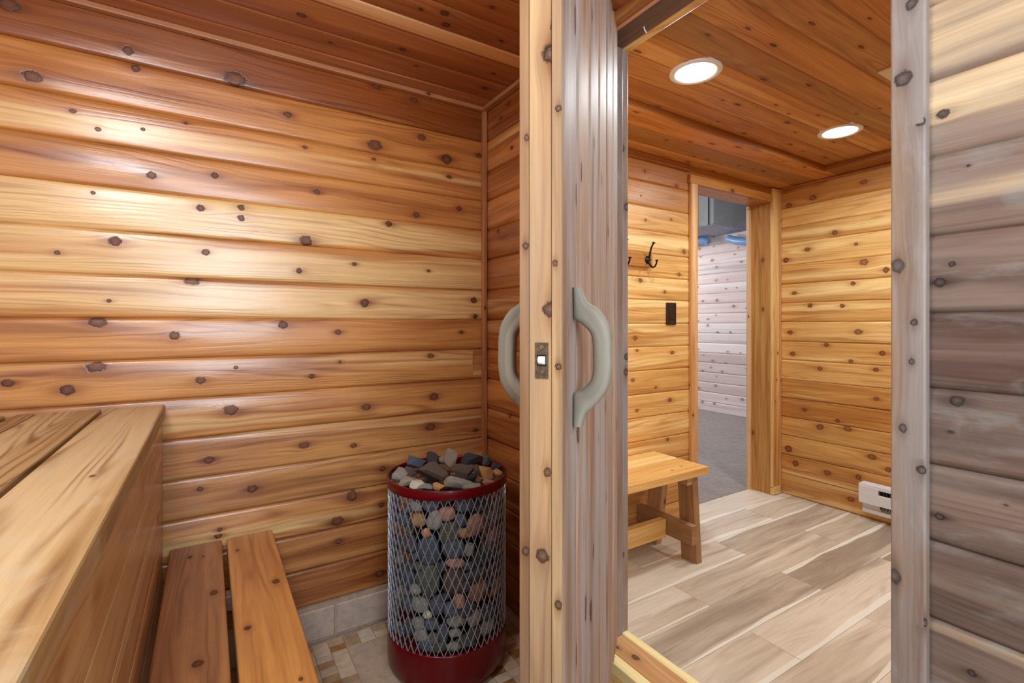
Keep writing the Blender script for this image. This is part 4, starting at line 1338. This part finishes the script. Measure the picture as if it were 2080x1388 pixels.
# (zoom x, zoom y, w, h, centre z, material, tilt, hull, label)
tops = [
    (520, 262, 270, 190, -.492, 'blue', .25, 0, 'blue-grey angular rock at the back left of the heater top'),
    (745, 250, 190, 230, -.482, 'dark', -.5, 1, 'dark slanting shard at the back of the heater top'),
    (1012, 210, 180, 260, -.478, 'vein', .05, 2, 'brown rock with white veins, the tall peak at the back centre'),
    (1290, 235, 300, 170, -.490, 'dark', -.1, 3, 'dark rock with a pale vein at the back right of the heap'),
    (1505, 250, 120, 150, -.492, 'blue', .1, 4, 'small grey rock in front of the corner trim, at the back right of the heap'),
    (750, 430, 440, 270, -.500, 'brown', .12, 5, 'large brown-grey rock in the middle left of the heap'),
    (1205, 385, 320, 190, -.496, 'brown', -.2, 6, 'long dark brown rock in the middle right of the heap'),
    (1520, 440, 150, 310, -.494, 'orange', -.45, 7, 'orange-tan rock standing tall at the right of the heap'),
    (1405, 395, 110, 200, -.493, 'brown', -.6, 8, 'brown oval stone leaning on the tall orange rock'),
    (1665, 440, 150, 130, -.505, 'orange', .2, 9, 'small orange rock by the right rim of the heater'),
    (1650, 330, 140, 150, -.502, 'dark', .3, 0, 'dark rock behind the small orange one at the right rim'),
    (270, 455, 230, 190, -.508, 'gray', .1, 1, 'pale grey rock with white scratches at the left rim'),
    (450, 400, 200, 110, -.506, 'brown', .3, 2, 'tan-brown rock behind the scratched grey one on the left'),
    (400, 545, 260, 130, -.514, 'vein', -.1, 3, 'speckled brown flat rock in front of the scratched grey one'),
    (540, 590, 270, 110, -.516, 'cream', .15, 4, 'pale greenish cream stone at the front left rim'),
    (655, 625, 190, 80, -.517, 'gray', 0, 5, 'small grey stone beside the cream stone at the front rim'),
    (840, 612, 180, 100, -.516, 'orange', .1, 6, 'small orange-tan stone at the front centre of the rim'),
    (1110, 560, 360, 190, -.508, 'gray', .08, 7, 'large speckled grey rock at the front right of the heap'),
    (1290, 615, 260, 80, -.517, 'gray', 0, 8, 'flat grey stone at the front rim below the speckled grey rock'),
    (955, 470, 120, 110, -.522, 'dark', .2, 9, 'black rock in the hollow at the centre of the heap'),
    (900, 240, 160, 110, -.500, 'vein', .2, 1, 'brown broken rock behind the centre of the heap'),
    (1570, 560, 180, 90, -.514, 'pink', .1, 2, 'pinkish flat stone under the tall orange rock'),
]
for i, (zx, zy, ww, hh, cz, mt, tilt, hl_, lab) in enumerate(tops):
    px, py = 770 + zx * .14423, 900 + zy * .14423
    x, y, d = pxz(px, py, cz)
    sx = ww * .14423 * d / G989 / 2 * 1.12; sz = hh * .14423 * d / G989 / 2 * 1.12
    dx, dy = x - hx, y - hy; rr = math.hypot(dx, dy); lim = HR - .012 - sx * .75
    if rr > lim > 0: x = hx + dx * lim / rr; y = hy + dy * lim / rr
    rg = random.Random(i + 5)
    rock(HULLS[hl_], mt, (x, y, cz), (sx, max(.018, min(sx, sz) * .95), sz), (rg.uniform(-.2, .2), tilt, YAW + rg.uniform(-.3, .3)), lab, GT)
# filler stones under the heap
rg = random.Random(71)
for i in range(14):
    th = i * 2.4; r_ = .15 * math.sqrt((i + .5) / 14)
    rock(HULLS[i % 10], 'dark', (hx + r_ * math.cos(th), hy + r_ * math.sin(th), -.556), (.030, .027, .018), (rg.uniform(-.4, .4), rg.uniform(-.4, .4), rg.uniform(0, 6)), 'dark stone half hidden under the top rocks of the heap', 'dark stones under the heap')

GC = 'stones behind the heater mesh'
cage = [
    (405, 452, 95, 85, 'pink', 'tan-pink stone high behind the mesh at the middle'), (235, 490, 70, 85, 'orange', 'orange and white stone high behind the mesh at the left'),
    (290, 552, 50, 50, 'orange', 'small orange stone just right of and below the high left orange stone'), (332, 488, 85, 110, 'gray', 'grey-white stone between the high left orange stone and the tan-pink one'),
    (570, 515, 85, 115, 'pink', 'pinkish-brown upright stone high behind the mesh at the right'), (500, 558, 70, 58, 'orange', 'small orange-pink stone left of the upright pinkish-brown one'),
    (680, 572, 80, 80, 'pink', 'pink-grey stone high behind the mesh at the right edge'), (440, 648, 160, 115, 'blue', 'dark blue-grey stone behind the mesh below the small orange-pink one'),
    (528, 645, 52, 80, 'gray', 'small pale grey stone right of the dark blue-grey stone'), (450, 728, 100, 62, 'pink', 'pale pink twin-humped stone behind the middle of the mesh'),
    (300, 650, 150, 170, 'blue', 'large dark blue-grey stone behind the mesh at left'), (415, 560, 115, 120, 'olive', 'grey-green stone under the tan-pink stone'),
    (290, 830, 200, 185, 'olive', 'largest olive-grey stone behind the mesh, at mid-height on the left'), (445, 838, 140, 160, 'brown', 'grey-brown stone right of the largest olive-grey one'),
    (590, 885, 150, 95, 'pink', 'long brown-orange stone at mid-height behind the right of the mesh'), (472, 935, 65, 85, 'pink', 'pinkish-white pointed stone below the grey-brown one'),
    (248, 958, 95, 90, 'gray', 'greenish-white stone below the largest olive-grey one'), (295, 1010, 45, 45, 'cream', 'tiny white and tan stone below the greenish-white one'),
    (350, 960, 90, 100, 'blue', 'blue-grey stone right of the greenish-white one'), (600, 700, 120, 90, 'dark', 'dark stone right of the pale pink twin-humped stone'),
    (575, 790, 120, 90, 'dark', 'dark stone above the long brown-orange one'), (418, 985, 70, 90, 'blue', 'blue-grey stone left of and below the pinkish-white pointed one'),
    (520, 990, 100, 80, 'dark', 'dark stone right of the pinkish-white pointed one'), (240, 1062, 75, 70, 'gray', 'grey stone low at the left, below the tiny white one'),
    (318, 1062, 85, 70, 'blue', 'low blue-grey stone beside the low left grey one'), (455, 1052, 100, 85, 'gray', 'pale grey stone low behind the middle of the mesh'),
    (562, 1030, 75, 85, 'gray', 'grey-white stone low behind the right of the mesh'), (255, 1125, 80, 80, 'gray', 'pale stone second row from the base at the left'),
    (325, 1150, 65, 70, 'olive', 'olive stone second row from the base, left of middle'), (448, 1112, 70, 50, 'gray', 'whitish flat stone under the pale grey one low in the middle'),
    (382, 1115, 60, 95, 'blue', 'upright blue-grey stone low behind the middle of the mesh'), (490, 1160, 85, 65, 'olive', 'olive-grey stone low behind the mesh, right of middle'),
    (560, 1120, 75, 75, 'olive', 'olive-grey stone low behind the right of the mesh'), (640, 1115, 80, 90, 'gray', 'grey stone low at the right edge of the mesh'),
    (365, 1210, 90, 60, 'olive', 'olive stone resting on the red base at the middle'), (285, 1200, 80, 60, 'blue', 'blue stone resting on the red base left of middle'),
    (445, 1215, 75, 50, 'gray', 'grey stone resting on the red base right of middle'), (525, 1195, 80, 50, 'blue', 'blue-grey stone resting on the red base further right'),
    (310, 405, 90, 65, 'blue', 'blue-grey stone just under the rim, left of middle'), (225, 405, 70, 60, 'gray', 'grey stone just under the rim at the left'),
    (505, 405, 110, 75, 'blue', 'blue-grey stone just under the rim, right of middle'), (610, 410, 95, 80, 'dark', 'dark stone just under the rim at the right'),
    (640, 640, 70, 70, 'brown', 'brown stone below the upright pinkish-brown one'), (640, 1000, 75, 85, 'dark', 'dark stone low at the right edge'), 
    (690, 850, 60, 90, 'pink', 'pinkish stone at mid-height by the right edge of the mesh'), (175, 620, 80, 110, 'dark', 'dark stone at mid-height by the left edge of the mesh'),
    (170, 800, 80, 130, 'blue', 'tall blue stone by the left edge of the mesh'), (175, 950, 65, 80, 'blue', 'blue stone low by the left edge of the mesh'),
    (150, 480, 70, 90, 'blue', 'blue stone high by the left edge of the mesh'), (480, 490, 60, 80, 'blue', 'blue stone left of the upright pinkish-brown one'),
    (185, 1080, 60, 90, 'dark', 'dark stone near the base by the left edge of the mesh'), (510, 850, 40, 60, 'dark', 'small dark stone between the grey-brown and the long brown-orange stones'),
]
placed = []
Rk = HR - .0045
for i, (zx, zy, ww, hh, mt, lab) in enumerate(cage):
    px, py = 760 + zx * .3661, 880 + zy * .3661
    u = (px - 1040) / G989; dr = V3(gs + gc * u, gc - gs * u)
    # intersect ray with a circle a little inside the mesh
    Rr = Rk - .014
    a_ = dr @ dr; b_ = -2 * (dr @ V3(hx, hy)); c_ = hx * hx + hy * hy - Rr * Rr
    disc = b_ * b_ - 4 * a_ * c_
    if disc <= 0: continue
    d = (-b_ - math.sqrt(disc)) / (2 * a_)
    x, y = dr * d; z = (GY - py) / G989 * d
    sw_ = ww * .3661 * d / G989 / 2 * 1.1; sh_ = hh * .3661 * d / G989 / 2 * 1.1
    z = max(z, -1.003 + sh_)
    nrm = V3(x - hx, y - hy); nrm = nrm / np.linalg.norm(nrm)
    cosv = abs(float(nrm @ (dr / np.linalg.norm(dr))))
    sw_ = min(.04, sw_ / max(.45, cosv)); dep = min(.018, max(.011, .7 * min(sw_, sh_)))
    c = V3(hx, hy) + nrm * (Rk - dep - .002 - max(0, sw_ - .015) * .22)
    th = math.atan2(nrm[1], nrm[0])
    rg = random.Random(i + 300)
    rock(PEBS[i % 8], mt, (c[0], c[1], z), (dep, sw_, sh_), (rg.uniform(-.15, .15), 0, th), lab, GC)
    placed.append((th, z, sw_, sh_))
# the remaining stones of the cage that only show as dark gaps
rg = random.Random(81)
tries = 0; nfill = 0
while tries < 2500 and nfill < 70:
    tries += 1
    th = math.radians(-114.5) + rg.uniform(-1.8, 1.8); z = rg.uniform(-.985, -.555)
    sw_ = rg.uniform(.014, .022); sh_ = sw_ * rg.uniform(.7, 1.1)
    ok = True
    for (t2, z2, w2, h2) in placed:
        dth = abs((th - t2 + math.pi) % (2 * math.pi) - math.pi) * .18
        if (dth / (sw_ + w2)) ** 2 + ((z - z2) / (sh_ + h2)) ** 2 < .62: ok = False; break
    if not ok: continue
    dep = .013
    r_ = Rk - dep - .004
    rock(PEBS[rg.randrange(8)], rg.choice(['blue', 'dark', 'dark', 'blue', 'olive', 'gray']), (hx + r_ * math.cos(th), hy + r_ * math.sin(th), z), (dep, sw_, sh_), (rg.uniform(-.3, .3), 0, th),
         'small dark stone filling a gap behind the heater mesh', 'small filler stones behind the heater mesh')
    placed.append((th, z, sw_, sh_)); nfill += 1

# ------------------------------------------------------------------ anteroom furniture
rs = random.Random(17)
st = empty('wooden_stool_bench', (1.75, 1.66, FZ), 'low golden wooden bench with splayed legs under the coat hooks', 'bench')
SZ = -.685
mb = MB(); plank(mb, (1.2, 1.580, SZ - .018), (2.045, 1.580, SZ - .018), Y, Z, .186, .036, rs, tone=.6, sap=.55, edge=.002, knots=[(.84 - .19, .35, .004), (.84 - .10, .33, .004)])
mb.build('seat_board', W_STOOL, st)
mb = MB(); plank(mb, (1.2, 1.752, SZ - .018), (2.045, 1.752, SZ - .018), Y, Z, .152, .036, rs, tone=.66, sap=.7, edge=.002)
mb.build('seat_board', W_STOOL, st)
zt0 = SZ - .038
for xx in (1.255, 1.978):
    for (yt, yb_) in ((1.557, 1.532), (1.722, 1.776)):
        mb = MB(); plank(mb, (xx, yb_, FZ), (xx, yt, zt0), X, Y, .040, .088, rs, tone=.5, hue=.5, edge=.002, nk=2)
        mb.build('leg', W_STOOLD if yt < 1.6 else W_STOOLD, st)
    sx = -1 if xx > 1.5 else 1
    mb = MB(); plank(mb, (xx + sx * .0395, 1.484, -.994), (xx + sx * .0395, 1.825, -.994), X, Z, .037, .090, rs, tone=.46, edge=.002, nk=2); mb.build('cross_brace', W_STOOLD, st)
    mb = MB(); plank(mb, (xx + sx * .0395, 1.512, zt0 - .0225), (xx + sx * .0395, 1.80, zt0 - .0225), X, Z, .037, .036, rs, tone=.55, edge=.002); mb.build('seat_cleat', W_STOOLD, st)
mb = MB(); plank(mb, (1.315, 1.655, -1.006), (1.918, 1.655, -1.006), Y, Z, .038, .088, rs, tone=.5, hue=.6, edge=.002); mb.build('stretcher', W_STOOL, st)

# coat hook rail
hk = empty('coat_rack', (1.66, 1.83, .344), 'cedar rail with black double hooks on the anteroom wall', 'coat rack')
mb = MB(); plank(mb, (1.32, 1.8285, .344), (2.026, 1.8285, .344), Y, Z, .019, .074, rs, tone=.3, hue=.3, sap=.1, edge=.002, nk=2, kr=(.004, .007))
mb.build('backing_board', W_ANTE, hk)
for hx_ in (1.60, 1.795, 1.990):
    mb = MB()
    lathe(mb, (hx_, 1.819, .344), (0, -1, 0), [(0, .021), (.003, .021), (.006, .016), (.012, .012), (.017, .006)], 20)
    # upper arm
    tube(mb, [(hx_, 1.812, .348), (hx_, 1.806, .362), (hx_, 1.801, .384), (hx_, 1.793, .408), (hx_, 1.779, .428)], [.0075, .006, .005, .0045, .0045], 10)
    lathe(mb, (hx_, 1.779, .426), (0, -.45, 1), [(0, .0045), (.003, .0085), (.006, .0085), (.0085, .004)], 14)
    # lower arm
    tube(mb, [(hx_, 1.812, .340), (hx_, 1.806, .325), (hx_, 1.797, .309), (hx_, 1.783, .301), (hx_, 1.769, .305), (hx_, 1.760, .318), (hx_, 1.757, .333)], [.007, .006, .005, .0048, .0045, .0045, .0045], 10)
    lathe(mb, (hx_, 1.757, .331), (0, -.1, 1), [(0, .0045), (.003, .0085), (.006, .0085), (.0085, .004)], 14)
    mb.build('hook', BLACKM, hk)

# switch plate
sp = empty('wall_switch', (2.196, 1.838, .06), 'dark bronze switch plate on the wall left of the anteroom doorway', 'switch')
mb = MB(); box(mb, (2.157, 1.832, -.002), (2.235, 1.8405, .121), bevel=.002); mb.build('plate', BRONZE, sp)
mb = MB(); box(mb, (2.180, 1.829, .028), (2.212, 1.8335, .092), bevel=.0015); mb.build('rocker', BRONZE, sp)
for zz in (.012, .107):
    mb = MB(); lathe(mb, (2.196, 1.8325, zz), (0, -1, 0), [(0, .0035), (.001, .003)], 12); mb.build('screw', BRASS, sp)

# baseboard heater
bh = empty('baseboard_heater', (3.25, .6, -1.09), 'white electric baseboard heater on the anteroom end wall', 'heater')
ya, yb2 = -.35, 1.335
mb = MB(); box(mb, (3.262, ya, -1.088), (3.279, yb2, -.921), bevel=.001); mb.build('back_panel', WHITEP, bh)
mb = MB(); box(mb, (3.214, ya, -.930), (3.262, yb2, -.921), bevel=.001); box(mb, (3.214, ya, -.941), (3.217, yb2, -.930)); mb.build('top_cover', WHITEP, bh)
mb = MB(); box(mb, (3.212, ya, -1.030), (3.220, yb2, -.968), bevel=.002); mb.build('front_panel', WHITEP, bh)
mb = MB(); box(mb, (3.2125, 1.238, -1.032), (3.262, yb2, -.930), bevel=.002); mb.build('end_cap', WHITEP, bh)
mb = MB(); box(mb, (3.235, ya, -1.088), (3.262, yb2 - .01, -1.066), bevel=.001); box(mb, (3.245, 1.235, -1.07), (3.262, yb2 - .01, -1.03)); mb.build('bottom_rail', WHITEP, bh)
mb = MB()
for i in range(90):
    yy = 1.232 - i * .016
    box(mb, (3.222, yy - .0008, -1.050), (3.260, yy, -.945))
lathe(mb, (3.243, 1.19, -1.0), (0, -1, 0), [(0, .008), (1.5, .008)], 12)
o = mb.build('heating_fins', FINM, bh)

# ceiling register
cv = empty('ceiling_vent', (2.22, .72, AZ - .006), 'cream square register on the anteroom ceiling at the right', 'vent')
mb = MB(); box(mb, (2.12, .57, AZ - .008), (2.37, .819, AZ + .001), bevel=.002); mb.build('frame', VENTM, cv)
mb = MB()
for i in range(9):
    xx = 2.152 + i * .0225
    box(mb, (xx, .60, AZ - .0105), (xx + .014, .789, AZ - .0079), bevel=.0006)
mb.build('louvres', VENTM, cv)

# round recessed lights
for (lx, ly, lab) in ((1.546, 1.18, 'round recessed ceiling light nearer the sauna doorway'), (2.622, 1.17, 'round recessed ceiling light nearer the end wall')):
    e = empty('ceiling_light', (lx, ly, AZ - .004), lab, 'light', 'recessed ceiling lights in the anteroom')
    mb = MB(); lathe(mb, (lx, ly, AZ + .001), (0, 0, -1), [(0, .094), (.004, .0945), (.007, .091), (.0085, .080), (.0055, .072), (.003, .0715)], 64, closed_start=False, closed_end=False)
    mb.build('trim_ring', WHITER, e)
    mb = MB(); lathe(mb, (lx, ly, AZ - .0005), (0, 0, -1), [(0, .073), (.004, .073), (.0055, .06), (.006, .001)], 64, closed_start=False)
    mb.build('lens', LENS, e)
